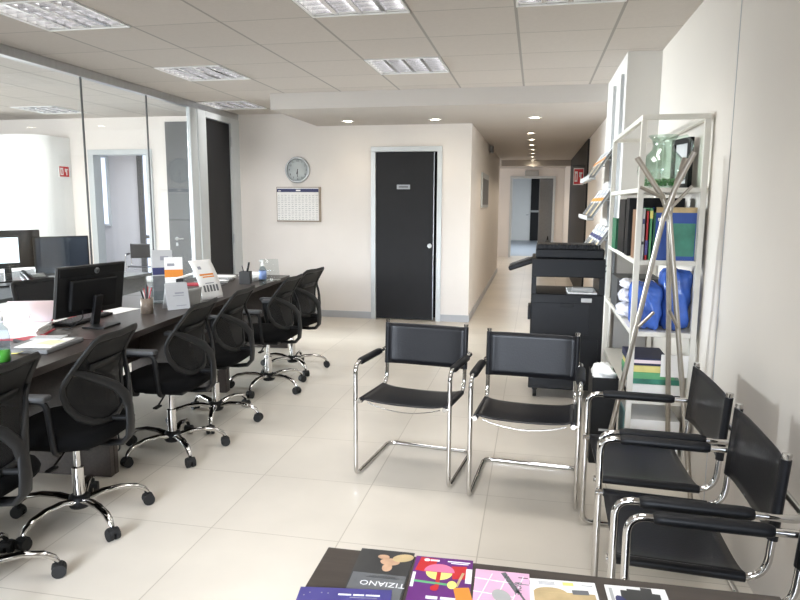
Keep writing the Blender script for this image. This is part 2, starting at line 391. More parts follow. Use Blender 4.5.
MB().mm((-8.08, 11.15, 1.04), (-7.88, 11.16, 2.26)).build('pane', m_window, w4)

# corridor end
struct(MB().mm((-3, 18.4, 0), (-.66, 18.5, H)).mm((.46, 18.4, 0), (2.2, 18.5, H)).mm((-.66, 18.4, 2.15), (.46, 18.5, H)).build('wall_corridor_end', m_wall))
struct(MB().mm((-.895, 14.3, 0), (-3.0, 14.2, HS)).mm((-3.1, 14.2, 0), (-3.0, 18.4, HS)).build('wall_corridor_bay', m_wall))
d5 = struct(MB().mm((-.70, 18.36, 0), (-.64, 18.5, 2.129)).mm((.44, 18.36, 0), (.50, 18.5, 2.129)).mm((-.70, 18.36, 2.13), (.50, 18.5, 2.19)).build('door_5', m_alu_pale), 'open doorway at the end of the corridor')
MB().box((.26, 18.58, 1.06), (.36, .04, 2.12), .003, 0, (0, 0, R(14))).build('door_leaf', m_greyp, d5)
struct(MB().mm((-3, 27, 0), (4, 27.1, H)).build('wall_end_room', m_white))
struct(MB().mm((-3, 18.5, 0), (-2.9, 27, H)).mm((3.9, 18.5, 0), (4, 27, H)).build('wall_end_room_sides', m_white))
struct(MB().mm((-3, 18.5, H), (4, 27.1, H + .1)).build('ceiling_end_room', m_soff))
d7 = struct(MB().mm((-1.05, 26.95, 0), (-.25, 27, 2.55), .004).build('door_7', m_white), 'white door in the room past the corridor')
MB().box((-.32, 26.93, 1.02), (.10, .03, .03), .005).build('handle', m_alu, d7)
struct(MB().mm((-.2, 26.96, 0), (.75, 27, 2.55)).mm((-.2, 26.94, 1.12), (.75, 26.97, 1.2), 0, 1).build('door_8', [m_door, m_ltgrey]), 'dark door with a pale bar in the room past the corridor')

# ------------------------------------------------------------------ glass partition
GX = -3.78
gp = MB(); gp.mm((GX - .05, -2.5, 2.49), (GX + .03, 8.06, 2.56), .003); gp.mm((GX - .04, -2.5, 0), (GX + .03, 7.08, .05), .003)
gp = struct(gp.build('partition_rail', m_alu), 'aluminium rail framing the glass partition')
for y0, y1 in ((-2.5, 1.2), (1.205, 3.15), (3.155, 5.085), (5.095, 6.045), (6.055, 6.84)):
    MB().mm((GX - .005, y0, .05), (GX + .005, y1, 2.495)).build('pane', m_glass, gp)
for y in (5.09, 6.05):
    MB().mm((GX - .007, y - .005, .05), (GX + .007, y + .005, 2.49)).build('joint', m_dgrey, gp)
MB().mm((GX - .015, 6.84, 0), (GX + .03, 6.99, 2.49), .004).build('post', m_alu_pale, gp)
d2 = struct(MB().mm((GX - .04, 7.0, 0), (GX + .035, 7.19, 2.49), .004).mm((GX - .04, 7.83, 0), (GX + .035, 8.06, 2.49), .004).mm((GX - .04, 7.19, 2.42), (GX + .035, 7.83, 2.49), .004).build('door_2', m_alu_pale), 'pale frame round the dark door beside the glass partition')
MB().mm((GX - .03, 7.195, .01), (GX + .01, 7.825, 2.415), .002).build('door_leaf', m_door, d2)
hb = MB()
for z in (2.2, 1.0): hb.cyl((GX + .03, 7.835, z - .06), (GX + .03, 7.835, z + .06), .012)
hb.build('hinge', m_alu, d2)

# ------------------------------------------------------------------ ceiling lights
def troffer(x, y, label):
    t = thing('ceiling_light', label, 'ceiling light', (x + .3, y + .3, H), 0, 'square louvre ceiling lights')
    b = MB(); s = .296
    for sx, sy, dx, dy in ((-1, 0, .012, .592), (1, 0, .012, .592), (0, -1, .592, .012), (0, 1, .592, .012)):
        b.box((sx * (s - .006), sy * (s - .006), -.003), (dx, dy, .008))
    b.build('trim_ring', m_white, t)
    b = MB(); b.box((0, 0, .085), (.58, .58, .006))
    for sx, sy, dx, dy in ((-1, 0, .006, .58), (1, 0, .006, .58), (0, -1, .58, .006), (0, 1, .58, .006)): b.box((sx * .287, sy * .287, .045), (dx, dy, .08))
    b.build('housing', m_white, t)
    b = MB()
    for k in (-1, 0, 1): b.sheet([[(k * .145 - .014, -.284, .0), (k * .145, -.284, .045)], [(k * .145 - .014, .284, .0), (k * .145, .284, .045)]], .002).sheet([[(k * .145 + .014, -.284, .0), (k * .145, -.284, .045)], [(k * .145 + .014, .284, .0), (k * .145, .284, .045)]], .002).box((k * .145, 0, .001), (.028, .568, .002))
    for k in range(-3, 4): b.box((0, k * .081, .022), (.568, .003, .04))
    b.build('louvre', m_louv, t)
    for k in (-1.5, -.5, .5, 1.5):
        MB().cyl((k * .145, -.27, .06), (k * .145, .27, .06), .008, None, 10).build('lamp_tube', m_tube, t)
    l = bpy.data.lights.new('lamp_light', 'AREA'); l.shape = 'SQUARE'; l.size = .54; l.energy = 2.9; l.color = (1, .985, .97); l.spread = R(106)
    o = bpy.data.objects.new('lamp_light', l); C.objects.link(o); o.location = (0, 0, -.008); o.parent = t
    return t
t0 = troffer(-1.35, 3.37, 'square louvre ceiling light above the two facing black chairs')
for (x, y), lb in zip([(-3.15, 3.37), (-3.15, 5.17), (-3.75, 6.97), (-1.35, 5.17), (-.15, 3.37), (-6.15, 6.97), (-1.35, 1.57), (-3.15, 1.57), (-.15, 1.57), (-1.35, -.23)],
    ['big square louvre ceiling light above the desk with the black monitor', 'square louvre ceiling light midway along the glass partition rail', 'small looking louvre ceiling light over the top of the dark partition door',
     'square louvre ceiling light close to the soffit edge', 'louvre ceiling light cut by the picture top near the white wall', 'louvre ceiling light behind the glass above the rounded white wall', 'added unseen louvre light over the near end of the open floor', 'added unseen louvre light over the near end of the desk row', 'added unseen louvre light over the magazine table', 'added unseen louvre light by the rear windows']):  # last four lamps are out of view, added to light the table side
    dup(t0, (x + .3, y + .3, H), 0, lb)
def downlight(x, y, label, power, grp, size=.055):
    t = thing('downlight', label, 'downlight', (x, y, HS), 0, grp)
    MB().lathe([(size, 0), (size + .022, -.001), (size + .022, -.006), (size + .002, -.008), (size, 0)], (0, 0, 0), 24).build('ring', m_white, t)
    MB().lathe([(0, -.003), (size * .99, -.003), (size * .99, -.0005), (0, -.0005)], (0, 0, 0), 24).build('lens', m_down, t)
    l = bpy.data.lights.new('bulb', 'SPOT'); l.energy = power; l.color = (1, .84, .66); l.spot_size = R(120); l.spot_blend = .6; l.shadow_soft_size = .05
    o = bpy.data.objects.new('bulb', l); C.objects.link(o); o.location = (0, 0, -.02); o.parent = t
    return t
downlight(-2.175, 7.6, 'recessed downlight in the soffit nearest above the wall calendar', 3, 'soffit downlights')
downlight(-1.149, 7.6, 'recessed downlight in the soffit above the dark door', 3, 'soffit downlights')
downlight(-.042, 7.6, 'large recessed downlight at the mouth of the corridor', 8, 'soffit downlights')
ordn = ['first', 'second', 'third', 'fourth', 'fifth', 'sixth', 'seventh', 'eighth', 'ninth', 'tenth']
for k in range(10):
    downlight(-.095, 9.25 + .92 * k, '%s recessed downlight inside the corridor, counted from the mouth' % ordn[k], 11, 'corridor downlights', .042)

# ------------------------------------------------------------------ cantilever chairs
def cantilever_chair(label, loc, rz, group):
    t = thing('cantilever_chair', label, 'chair', loc, rz, group)
    r = .0115; W = .256; w = .232
    pts = [(W, .525, .012), (W, 0, .012), (W, 0, .622), (W, .50, .612), (-W, .50, .612), (-W, 0, .622), (-W, 0, .012), (-W, .525, .012)]
    b = MB().sweep(fil(pts, .05, 8, True), r, None, 12, None, True)
    b.build('frame', m_chrome, t)
    for s in (-1, 1):
        b = MB().sweep(fil([(s * w, -.012, .427), (s * w, .415, .414), (s * w, .442, .785)], .075, 9), r * .95, None, 12)
        b.build('side_tube', m_chrome, t)
        q = MB().cyl((s * w, -.006, .427), (s * W, -.006, .427), .007); q.cyl((s * w, -.016, .4275), (s * w, -.010, .427), .0115, None, 14); q.build('bolt', m_chrome, t)
        q = MB().cyl((s * w, .4417, .780), (s * w, .4424, .789), .0130, None, 14); q.build('tube_cap', m_chrome, t)
        q = MB().cyl((s * w, .429, .614), (s * W, .429, .614), .008); q.build('joint_screw', m_chrome, t)
        # armrest pad: flattened sleeve round the arm tube
        q = MB(); n = 12
        q.sweep([(s * W, .065, .620), (s * W, .075, .621), (s * W, .09, .622), (s * W, .34, .617), (s * W, .355, .616), (s * W, .365, .615)], [.014, .021, .0225, .0225, .021, .014], [.014, .0175, .0185, .0185, .0175, .014], 14, (0, 0, 1))
        q.build('armrest_pad', m_pad, t)
    # sling seat
    g = []
    for i in range(13):
        y = .012 + .35 * i / 12; row = []
        for j in range(15):
            u = -1 + 2 * j / 14
            sag = .009 * (1 - u * u)
            row.append((u * w, y, .4265 - .028 * y + .0125 * abs(u) ** 6 - sag))
        g.append(row)
    b = MB().sheet(g, .004)
    for s in (-1, 1): b.sweep([(s * w, .012, .4266), (s * w, .362, .4161)], .0145, None, 12)
    b.build('seat', m_leather, t)
    # sling back
    g = []
    for i in range(9):
        f = i / 8; z = .537 + .236 * f; y0 = .4238 + (z - .537) * .0718; row = []
        for j in range(15):
            u = -1 + 2 * j / 14
            row.append((u * w, y0 + .004 * (1 - u * u) - .0125 * abs(u) ** 8, z))
        g.append(row)
    b = MB().sheet(g, .004)
    for s in (-1, 1): b.sweep([(s * w, .4238, .537), (s * w, .4408, .773)], .0145, None, 12)
    b.build('backrest', m_leather, t)
    q = MB().sweep([(x, .03, .41 - .035 * (1 - (x / .2) ** 2)) for x in [-.2 + .4 * k / 14 for k in range(15)]], .003, None, 8)
    q.build('spring_wire', m_chrome, t)
    return t
ch = cantilever_chair('black leather cantilever chair facing the camera, with the bare floor to its left side'.replace(' to its left side', ' on one side and a twin on the other'), (-.645, 3.229, 0), R(-7.3), 'black leather cantilever chairs')
ch['label'] = 'black cantilever chair facing the magazine table, standing in front of the dark door'
G90 = R(-90)
dup(ch, (-.023, 3.094, 0), R(-4.1), 'black cantilever chair facing the magazine table, standing in front of the black copier')
dup(ch, (.262, 2.715, 0), G90 + R(1), 'black cantilever chair along the wall, beside the steel coat stand')
dup(ch, (.258, 2.135, 0), G90 + R(-1), 'black cantilever chair along the wall, middle one of the three')
dup(ch, (.275, 1.525, 0), G90 + R(0), 'black cantilever chair along the wall, closest to the magazine table')
dup(ch, (-6.1, 9.45, 0), R(25), 'small black chrome chair seen through the open doorway behind the glass')

# ------------------------------------------------------------------ office swivel chairs
YP = [(.44, .20), (.48, .185), (.55, .155), (.62, .137), (.69, .135), (.76, .162), (.83, .205), (.92, .268)]
def ys(u, z):
    z = min(max(z, .441), .919)
    for (z0, a), (z1, c) in zip(YP, YP[1:]):
        if z0 <= z <= z1:
            f = (z - z0) / (z1 - z0); return a + (c - a) * f - .55 * u * u
def swivel_chair(label, loc, rz, base, group):
    t = thing('office_chair', label, 'office chair', loc, rz, group)
    b = MB()    # seat cushion
    g = []
    prof = [(.0, .485), (.55, .487), (.82, .483), (.95, .470), (1, .448), (.97, .42), (.85, .412), (0, .410)]
    vs = []; fs = []; n = 36; k = len(prof)
    for i in range(n):
        a = 2 * math.pi * i / n; ca, sa = math.cos(a), math.sin(a)
        rr = 1 / (abs(ca) ** 4 + abs(sa) ** 4) ** .25
        for f, z in prof: vs.append((.245 * rr * ca * f, -.02 + .235 * rr * sa * f, z))
    for i in range(n):
        for j in range(k - 1): fs.append([i * k + j, ((i + 1) % n) * k + j, ((i + 1) % n) * k + j + 1, i * k + j + 1])
    b.add(vs, fs, 0, True); b.build('seat', m_fabric, t)
    # back: outer frame, mesh, Y-shaped spine
    half = [(0, .886), (.10, .890), (.150, .889), (.172, .877), (.182, .845), (.198, .79), (.222, .73), (.234, .695), (.234, .66), (.218, .605), (.18, .55), (.12, .512), (.06, .496), (0, .492)]
    out = [(u, z) for u, z in half] + [(-u, z) for u, z in half[-2:0:-1]]
    b = MB(); P = [Vector((u, ys(u, z), z)) for u, z in out]
    b.sweep(P, .017, .009, 10, (0, -1, .3), True); b.build('back_frame', m_frame, t)
    g = []
    for i in range(15):
        z = .497 + .385 * i / 14
        wd = next((half[q][0] + (half[q + 1][0] - half[q][0]) * (half[q][1] - z) / max(1e-6, half[q][1] - half[q + 1][1]) for q in range(2, len(half) - 1) if half[q + 1][1] <= z <= half[q][1]), .17)
        g.append([(wd * (-1 + 2 * j / 10), ys(wd * (-1 + 2 * j / 10), z) - .003, z) for j in range(11)])
    b = MB().sheet(g, .003); b.build('back_mesh', m_mesh, t)
    b = MB()
    for s in (-1, 1):
        arm = [(0, .55, .264), (.018 * s, .61, .260), (.055 * s, .66, .240), (.11 * s, .70, .205), (.165 * s, .735, .165), (.212 * s, .757, .143)]
        b.sweep([(u, y, z) for u, z, y in arm], [.030, .027, .023, .020, .017, .012], [.012, .012, .011, .010, .009, .007], 10, (0, -1, .3))
    b.sweep([(0, .262, .61), (0, .266, .55), (0, .268, .48), (0, .262, .42), (0, .23, .385), (0, .17, .378), (0, 0, .380)], [.018, .030, .034, .034, .034, .034, .03], [.010, .012, .013, .013, .013, .012, .012], 10, (0, -1, .35))
    b.sweep([(0, ys(0, .495), .495), (0, .266, .50)], .014, .012, 8)
    b.build('back_support', m_frame, t)
    b = MB().sheet([[(u, ys(u, z) + .012, z) for u in (-.12, -.06, 0, .06, .12)] for z in (.74, .755, .77)], .006); b.build('lumbar_pad', m_frame, t)
    for s in (-1, 1):
        b = MB().sweep(fil([(s * .20, .05, .40), (s * .245, .06, .41), (s * .258, .045, .64), (s * .258, -.13, .64), (s * .245, -.10, .41), (s * .20, -.09, .40)], .04, 5), .014, .010, 10, (s, 0, 0))
        a = b.build('armrest', m_plastic, t)
        MB().box((s * .258, -.045, .655), (.058, .21, .026), .011, 0, (0, 0, 0), 3).build('arm_pad', m_dgrey, a)
    b = MB().box((0, 0, .385), (.19, .24, .035), .01); b.cyl((.09, .02, .385), (.245, .05, .355), .005); b.box((.26, .053, .352), (.06, .028, .012), .005); b.build('tilt_mechanism', m_plastic, t)
    b = MB().cyl((0, 0, .09), (0, 0, .255), .026, None, 20); b.build('gas_lift', m_chrome, t)
    b = MB().cyl((0, 0, .25), (0, 0, .375), .0145, None, 16); b.build('piston', m_chrome, t)
    b = MB().lathe([(0, .065), (.042, .065), (.05, .08), (.045, .118), (.032, .125), (0, .125)]); b.build('hub', m_plastic, t)
    for k in range(5):
        b = MB().sweep([(.035, 0, .098), (.10, 0, .115), (.18, 0, .118), (.25, 0, .104), (.285, 0, .082), (.298, 0, .062)], [.024, .022, .019, .017, .015, .011], [.014, .013, .012, .012, .012, .010], 10, (0, 0, 1))
        lg = b.build('leg', m_chrome, t, rz=base + R(72 * k))
        q = MB()
        for s in (-1, 1): q.cyl((.30, s * .006, .027), (.30, s * .024, .027), .027, None, 16)
        q.box((.298, 0, .040), (.05, .046, .026), .011); q.cyl((.298, 0, .045), (.298, 0, .068), .008)
        q.build('caster', m_rubber, lg)
    return t
GR = 'black mesh office chairs along the desks'
oc = swivel_chair('black mesh office chair drawn up in front of the black monitor', (-2.02, 2.53, 0), R(-84), R(-28 + 84), GR)
for x, y, rz, bs, lb in [(-2.03, 1.92, -86, 20, 'black mesh office chair cut off by the picture edge beside the green bottle'),
                         (-2.055, 3.395, -86, 14, 'black mesh office chair drawn up in front of the brochure holders'),
                         (-2.08, 3.99, -86, -14, 'black mesh office chair partly hidden behind the one at the brochure holders'),
                         (-2.03, 4.78, -90, 33, 'black mesh office chair in front of the sanitizer bottle'),
                         (-2.06, 5.39, -98, 8, 'black mesh office chair at the end of the desk row, turned towards the white wall')]:
    dup(oc, (x, y, 0), R(rz), lb, R(bs - 56 - (rz + 84) + 28))
dup(oc, (-3.28, 4.02, 0), R(75), 'black mesh office chair on the staff side of the desk, beyond the white binder', R(10))

# ------------------------------------------------------------------ desks
DA = math.atan(.075)
def on_desk(x, y, z=.74): return (x, y, z)
def desk(label, y0):
    t = thing('desk', label, 'desk', (-1.92 - .075 * y0, y0, 0), DA, 'dark wood desks in a row')
    D, Ln = .84, 1.592
    MB().mm((-D, 0, .705), (0, Ln, .74), .002).build('desk_top', m_desk, t)
    for y in (.0, Ln - .035): MB().mm((-D + .04, y, 0), (-.03, y + .035, .705), .002).build('side_panel', m_desk, t)
    MB().mm((-D + .10, .035, .25), (-D + .12, Ln - .035, .70)).build('modesty_panel', m_desk, t)
    return t
dk = desk('dark wood desk carrying the black monitor', 1.425)
dup(dk, (-1.92 - .075 * 3.02, 3.02, 0), DA, 'dark wood desk carrying the brochure holders, middle of the row')
dup(dk, (-1.92 - .075 * 4.615, 4.615, 0), DA, 'dark wood desk carrying the sanitizer bottle, at the row end by the wall')

t = thing('desk', 'dark grey desk on the other side of the glass with phone and monitors', 'desk', (-4.5, 5.1, 0))
MB().mm((-.75, -1.4, .71), (.66, 1.0, .74), .002).build('desk_top', m_dgrey, t)
for y in (-1.38, .96): MB().mm((-.7, y, 0), (.6, y + .03, .71)).build('side_panel', m_dgrey, t)

# ------------------------------------------------------------------ monitor with its back to us
t = thing('computer_monitor', 'black monitor seen from behind, standing on the desk', 'monitor', (-2.44, 3.37, .74))
th = math.atan2(3.60 - 3.118, -2.473 + 2.545)     # along the screen
Mm = TR((-2.505 + 2.44, 3.362 - 3.37, .955 - .74), th - R(0), 0, 0) @ Matrix.Rotation(R(9), 4, 'X')
# local: x along screen, -y = back side facing the aisle, z up
b = MB().box((0, .012, 0), (.50, .022, .29), .004, 0, (0, 0, 0), 2, Mm); b.build('screen_frame', m_bezel, t)
MB().box((0, .0245, .008), (.48, .002, .26), 0, 0, (0, 0, 0), 2, Mm).build('screen', m_screen, t)
b = MB().box((0, -.010, -.02), (.34, .03, .18), .012, 0, (0, 0, 0), 3, Mm).box((0, -.002, .112), (.48, .006, .05), .002, 0, (0, 0, 0), 2, Mm); b.build('back_cover', m_plastic, t)
b = MB(); Ml = Mm @ Matrix.Translation((.02, -.0062, .112)) @ Matrix.Rotation(R(90), 4, 'X')
b.lathe([(0, 0), (.018, 0), (.018, .0012), (0, .0012)], (0, 0, 0), 28, 0, Ml)
b.text('hp', .030, Ml @ Matrix.Translation((0, .0015, .0016)), 1); b.build('logo', [m_logo, m_bezel], t)
b = MB().box((.012, -.03, -.125), (.055, .022, .20), .004, 0, (R(4), 0, 0), 2, Mm); b.build('stand_neck', m_bezel, t)
b = MB().box((.0, .0, .006), (.14, .17, .011), .004, 0, (0, 0, 0), 2, TR((-.01, -.02, 0), R(4))); b.build('stand_base', m_bezel, t)
b = MB().sweep(fil([(-.085, -.07, .12), (-.07, -.10, .06), (-.10, -.17, .008), (-.17, -.14, .005)], .03), .003, None, 6); b.build('cable', m_rubber, t)

def boxthing(name, label, cat, c, d, m, rz=0, bev=.002, group=None, rot=None):
    o = MB().box((0, 0, d[2] / 2), d, bev).build(name, m, None, c, rz)
    if rot: o.rotation_euler = rot
    return tag(o, label, cat, group)

# keyboard behind the monitor
t = thing('keyboard', 'black keyboard lying behind the black monitor', 'keyboard', (-2.68, 3.50, .74), R(90) + DA)
MB().box((0, 0, .010), (.43, .13, .016), .004).build('case', m_plastic, t)
b = MB()
for r_ in range(5):
    for c_ in range(14): b.box((-.19 + c_ * .0285, -.045 + r_ * .022, .021), (.023, .018, .006), .002)
b.build('keys', m_dgrey, t)
# open ring binder
t = thing('ring_binder', 'open ring binder with a thick stack of white pages', 'binder', (-2.74, 3.02, .74), R(-68))
MB().box((0, 0, .002), (.29, .32, .004)).build('cover', m_red, t)
b = MB(); 
for k in range(6): b.box((random.uniform(-.003, .003), random.uniform(-.004, .004), .008 + k * .0075), (.23, .30, .0072), .001, 0, (0, 0, R(random.uniform(-1.2, 1.2))))
b.build('page_block', m_paper, t)
b = MB().sheet([[(-.13, -.15, .05), (-.13, .15, .05)], [(-.21, -.15, .075), (-.21, .15, .075)], [(-.34, -.15, .135), (-.34, .15, .135)]], .004); b.build('raised_cover', m_red, t)
b = MB().sheet([[(-.118, -.145, .052), (-.118, .145, .052)], [(-.20, -.145, .080), (-.20, .145, .080)], [(-.325, -.145, .138), (-.325, .145, .138)]], .006); b.build('raised_page', m_pinkw, t)
for y in (-.04, .04):
    b = MB().sweep([(-.125 + .022 * math.cos(a), y, .06 + .03 * math.sin(a)) for a in [math.pi * k / 10 for k in range(11)]], .002, None, 6); b.build('ring', m_chrome, t)
# red folder + sheet
t = tag(MB().box((0, 0, .004), (.22, .31, .008), .001).box((.0, 0, .011), (.20, .28, .005), .001, 1).build('folder', [m_red, m_paper], None, (-2.88, 3.46, .74), R(20)), 'red folder with white sheets lying beyond the monitor', 'folder')
boxthing('paper_sheet', 'loose white sheet on the desk beside the pencil cup', 'paper', (-2.70, 3.87, .74), (.16, .24, .002), m_paper, R(-6), 0)
tag(MB().sheet([[(0, -.11, .0), (0, .11, .0)], [(.003, -.11, .05), (.006, .11, .05)], [(.012, -.11, .10), (.018, .11, .105)]], .003).build('folder', m_red, None, (-2.80, 3.72, .7415), R(80)), 'small red folder standing upright behind the monitor', 'folder')
# grey document case with papers on it
t = thing('document_case', 'flat grey document case with papers and yellow note on top', 'case', (-2.385, 2.80, .74), R(6))
MB().box((0, 0, .011), (.25, .31, .022), .006).build('case_body', m_greyp, t)
MB().box((.02, -.005, .024), (.18, .23, .003), 0, 0, (0, 0, R(4))).build('sheet', m_paper, t)
MB().box((.05, -.01, .0263), (.09, .10, .0015), 0, 0, (0, 0, R(-8))).build('note', m_paley, t)
MB().box((-.03, .10, .027), (.15, .09, .006), .001, 0, (0, 0, R(8))).build('leaflet', m_paper_g, t)
t = tag(MB().box((0, 0, .006), (.09, .16, .012), .002).box((0, 0, .0135), (.08, .14, .003), .001, 1).build('folder', [m_dgrey, m_red], None, (-2.56, 2.94, .74), R(-20)), 'slim dark folder with a red edge between binder and document case', 'folder')
tag(MB().sheet([[(-.03, -.03, .001), (-.03, .03, .001)], [(0, -.03, .002), (0, .03, .002)], [(.03, -.03, .012), (.03, .03, .009)]], .001).build('sticky_note', m_yellow, None, (-2.40, 2.66, .741), R(20)), 'small yellow sticky note near the desk edge', 'note')
# bottle at the edge
t = thing('bottle', 'clear bottle with green liquid at the picture edge', 'bottle', (-2.335, 2.49, .74))
MB().lathe([(0, 0), (.034, 0), (.036, .01), (.036, .12), (.03, .15), (.014, .17), (.013, .19)], (0, 0, 0), 24).build('body', m_bottle, t)
MB().lathe([(0, .004), (.033, .004), (.033, .055), (0, .055)], (0, 0, 0), 24).build('liquid', m_soapg, t)
MB().cyl((0, 0, .188), (0, 0, .208), .016).build('cap', m_white, t)

def pencil_cup(label, loc, m, sticks, rr=.04, hh=.10, square=False):
    t = thing('pencil_cup', label, 'pencil cup', loc, R(10))
    if square:
        b = MB()
        for sx, sy, dx, dy in ((-1, 0, .004, rr * 2), (1, 0, .004, rr * 2), (0, -1, rr * 2, .004), (0, 1, rr * 2, .004)): b.box((sx * rr, sy * rr, hh / 2), (dx, dy, hh))
        b.box((0, 0, .003), (rr * 2, rr * 2, .006))
    else: b = MB().lathe([(0, .003), (rr - .003, .003), (rr - .003, hh), (rr, hh), (rr, 0), (0, 0)], (0, 0, 0), 24)
    b.build('cup', m, t)
    for k, (mm_, a, l, r_) in enumerate(sticks):
        dx, dy = .55 * rr * math.cos(a), .55 * rr * math.sin(a)
        MB().cyl((-dx * .3, -dy * .3, .008), (dx * 1.5, dy * 1.5, l), r_, r_ * .8, 8).build('pen', mm_, t)
    return t
pencil_cup('brown grey pencil cup with red pens and a dark marker', (-2.46, 3.83, .74), mat('taupe mesh metal', (126, 112, 98), .5, .2, .2, 120), [(m_red, .4, .165, .005), (m_redsign, 1.6, .17, .005), (m_red, 2.4, .16, .004), (m_dgrey, 5.2, .19, .009), (m_plastic, 3.8, .15, .006), (m_paper, 4.6, .14, .004)])
pencil_cup('dark square pencil cup with scissors beside the sanitizer bottle', (-2.51, 5.45, .74), m_dgrey, [(m_plastic, .8, .19, .011), (m_navy, 2.8, .16, .004), (m_plastic, 4.2, .15, .004)], .045, .11, True)

# brochure holders: local x = width, -y = front, z up
def leaf(b, w, h, M, base, bands, th=.003):
    b.box((0, 0, h / 2), (w, th, h), 0, base, (0, 0, 0), 2, M)
    for z0, z1, x0, x1, mi in bands: b.box(((x0 + x1) / 2 * w, -th / 2 - .0004, (z0 + z1) / 2 * h), ((x1 - x0) * w, .0008, (z1 - z0) * h), 0, mi, (0, 0, 0), 2, M)
t = thing('brochure_holder', 'clear holder with two tall brochures, one with an orange band', 'brochure holder', (-2.555, 4.27, .74), R(36))
b = MB().box((0, .03, .002), (.23, .10, .004)).box((0, .078, .11), (.23, .003, .22)).box((0, -.02, .045), (.23, .003, .09)); b.build('stand', m_acryl, t)
b = MB(); leaf(b, .14, .37, TR((-.035, .055, .006), 0, R(-4)), 0, [(.52, .66, -.5, .5, 1), (.02, .50, -.5, .5, 2), (.80, .88, -.1, .3, 3)]); b.build('brochure', [m_paper_g, m_navy, m_greyprint, m_greyink], t)
b = MB(); leaf(b, .125, .32, TR((.035, .012, .006), R(-4), R(-5)), 0, [(.55, .72, -.5, .5, 1), (.80, .86, -.35, .05, 3), (.0, .35, -.45, .0, 2), (.38, .52, .1, .5, 4)]); b.build('brochure', [m_paper, m_orange, m_greyprint, m_greyink, m_ink], t)
for x_ in (.12, -.118): MB().box((x_, .03, .06), (.004, .10, .12)).build('side_wall', m_acryl, t)
t = thing('sign_holder', 'slanted white card with grey print leaning on the desk front', 'sign', (-2.335, 4.01, .74), R(52))
b = MB(); leaf(b, .155, .18, TR((0, 0, .002), 0, R(-14)), 0, [(.58, .64, -.1, .3, 1), (.5, .53, -.2, .3, 1), (.12, .15, -.1, .35, 1)]); b.build('card', [m_paper_g, m_greyink], t)
MB().sheet([[(-.07, .045, .18), (.07, .045, .18)], [(-.07, .11, .0), (.07, .11, .0)]], .003).build('prop', m_paper_g, t)
for k in range(3):
    tag(MB().sheet([[(-.05, -.004 - .02 * (q / 5) ** 2, .12 * q / 5) for q in range(6)], [(.05, .008 - .02 * (q / 5) ** 2, .12 * q / 5) for q in range(6)]], .003).build('leaflet', m_ltgrey, None, (-2.34 - .0 * k, 4.17 + .04 * k, .7405), R(62 + 6 * k)),
        ['grey curled leaflet just beyond the slanted card', 'grey curled leaflet in the middle between slanted card and curved board', 'grey curled leaflet against the curved white board'][k], 'leaflet', 'curled grey leaflets')
tag(MB().sheet([[(-2.475, 4.12, .920), (-2.52, 4.18, .920)], [(-2.45, 4.28, .925), (-2.49, 4.31, .928)], [(-2.43, 4.43, .935), (-2.47, 4.45, .940)]], .003).build('leaflet', m_paper, None), 'white leaflet lying across from brochure holder to curved board', 'leaflet')
# curved white display board
t = thing('display_board', 'curved white display board with orange lettering on the desk', 'sign', (-2.33, 4.47, .74), R(70))
g = [[(-.10 + .20 * i / 4, -.005 + .13 * (j / 10) ** 1.6, .29 * j / 10 - .01 * (j / 10) ** 2 + .01) for j in range(11)] for i in range(5)]
MB().sheet(g, .005).build('board', m_paper, t)
b = MB()
def on_board(u, v, du, dv, mi):
    j = v * 10; y = -.005 + .13 * v ** 1.6; z = .29 * v - .01 * v * v + .01; sl = math.atan2(.13 * 1.6 * max(v, .02) ** .6, .29 - .02 * v)
    b.box((u, y - .0034, z + .0008), (du, .001, dv), 0, mi, (-sl, 0, 0))
on_board(-.04, .80, .03, .025, 1); on_board(0, .62, .13, .014, 0); on_board(.01, .56, .11, .010, 0)
for k in range(5): on_board(-.06 + .03 * k, .27, .018, .05, 2)
on_board(0, .40, .08, .006, 1)
b.build('lettering', [m_orange, m_greyink, m_greyprint], t)
MB().box((0, .05, .04), (.2, .004, .08)).build('foot', m_acryl, t)
# dark stapler-like box and papers between
boxthing('hole_punch', 'small black desk punch behind the curved board', 'hole punch', (-2.50, 4.38, .74), (.10, .06, .05), m_plastic, R(30), .012)

# far end of the desk: papers, sanitizer, acrylic holders
spots = [(-2.84, 5.66, .26, .19, 20, m_paper, 'white papers in a flat pile nearest the glass side of the desk end'), (-2.56, 5.70, .20, .16, -20, m_paper_g, 'greyish papers spread on the desk end behind the dark cup'),
         (-2.66, 5.96, .28, .20, 10, m_paper, 'white papers on the desk end behind the sanitizer bottle'), (-2.74, 5.30, .24, .10, 55, m_paper, 'crumpled white leaflets before the dark cup')]
for x, y, dx, dy, a, mm_, lb in spots:
    b = MB()
    for k in range(5):
        q = random.uniform(-.25, .25)
        b.box((random.uniform(-.03, .03), random.uniform(-.03, .03), .004 + .008 * k), (dx * .8, dy * .9, .006), .001, k % 2, (R(random.uniform(-1, 1)), R(random.uniform(-1, 1)), q))
    tag(b.build('paper_pile', [mm_, m_paper_g if mm_ is m_paper else m_paper], None, (x, y, .74), R(a)), lb, 'papers', 'paper piles at the desk end')
boxthing('booklet', 'white booklet with a red edge at the desk end', 'booklet', (-2.93, 5.25, .74), (.21, .15, .012), m_red, R(30), .001)
t = thing('sanitizer_bottle', 'clear pump bottle with a blue label on the desk end', 'bottle', (-2.335, 5.42, .74))
MB().lathe([(0, 0), (.030, 0), (.032, .008), (.032, .135), (.022, .155), (.011, .163), (.011, .17)], (0, 0, 0), 24).build('body', m_bottle, t)
MB().lathe([(.0325, .05), (.0330, .05), (.0330, .125), (.0325, .125)], (0, 0, 0), 24).build('label_band', m_label, t)
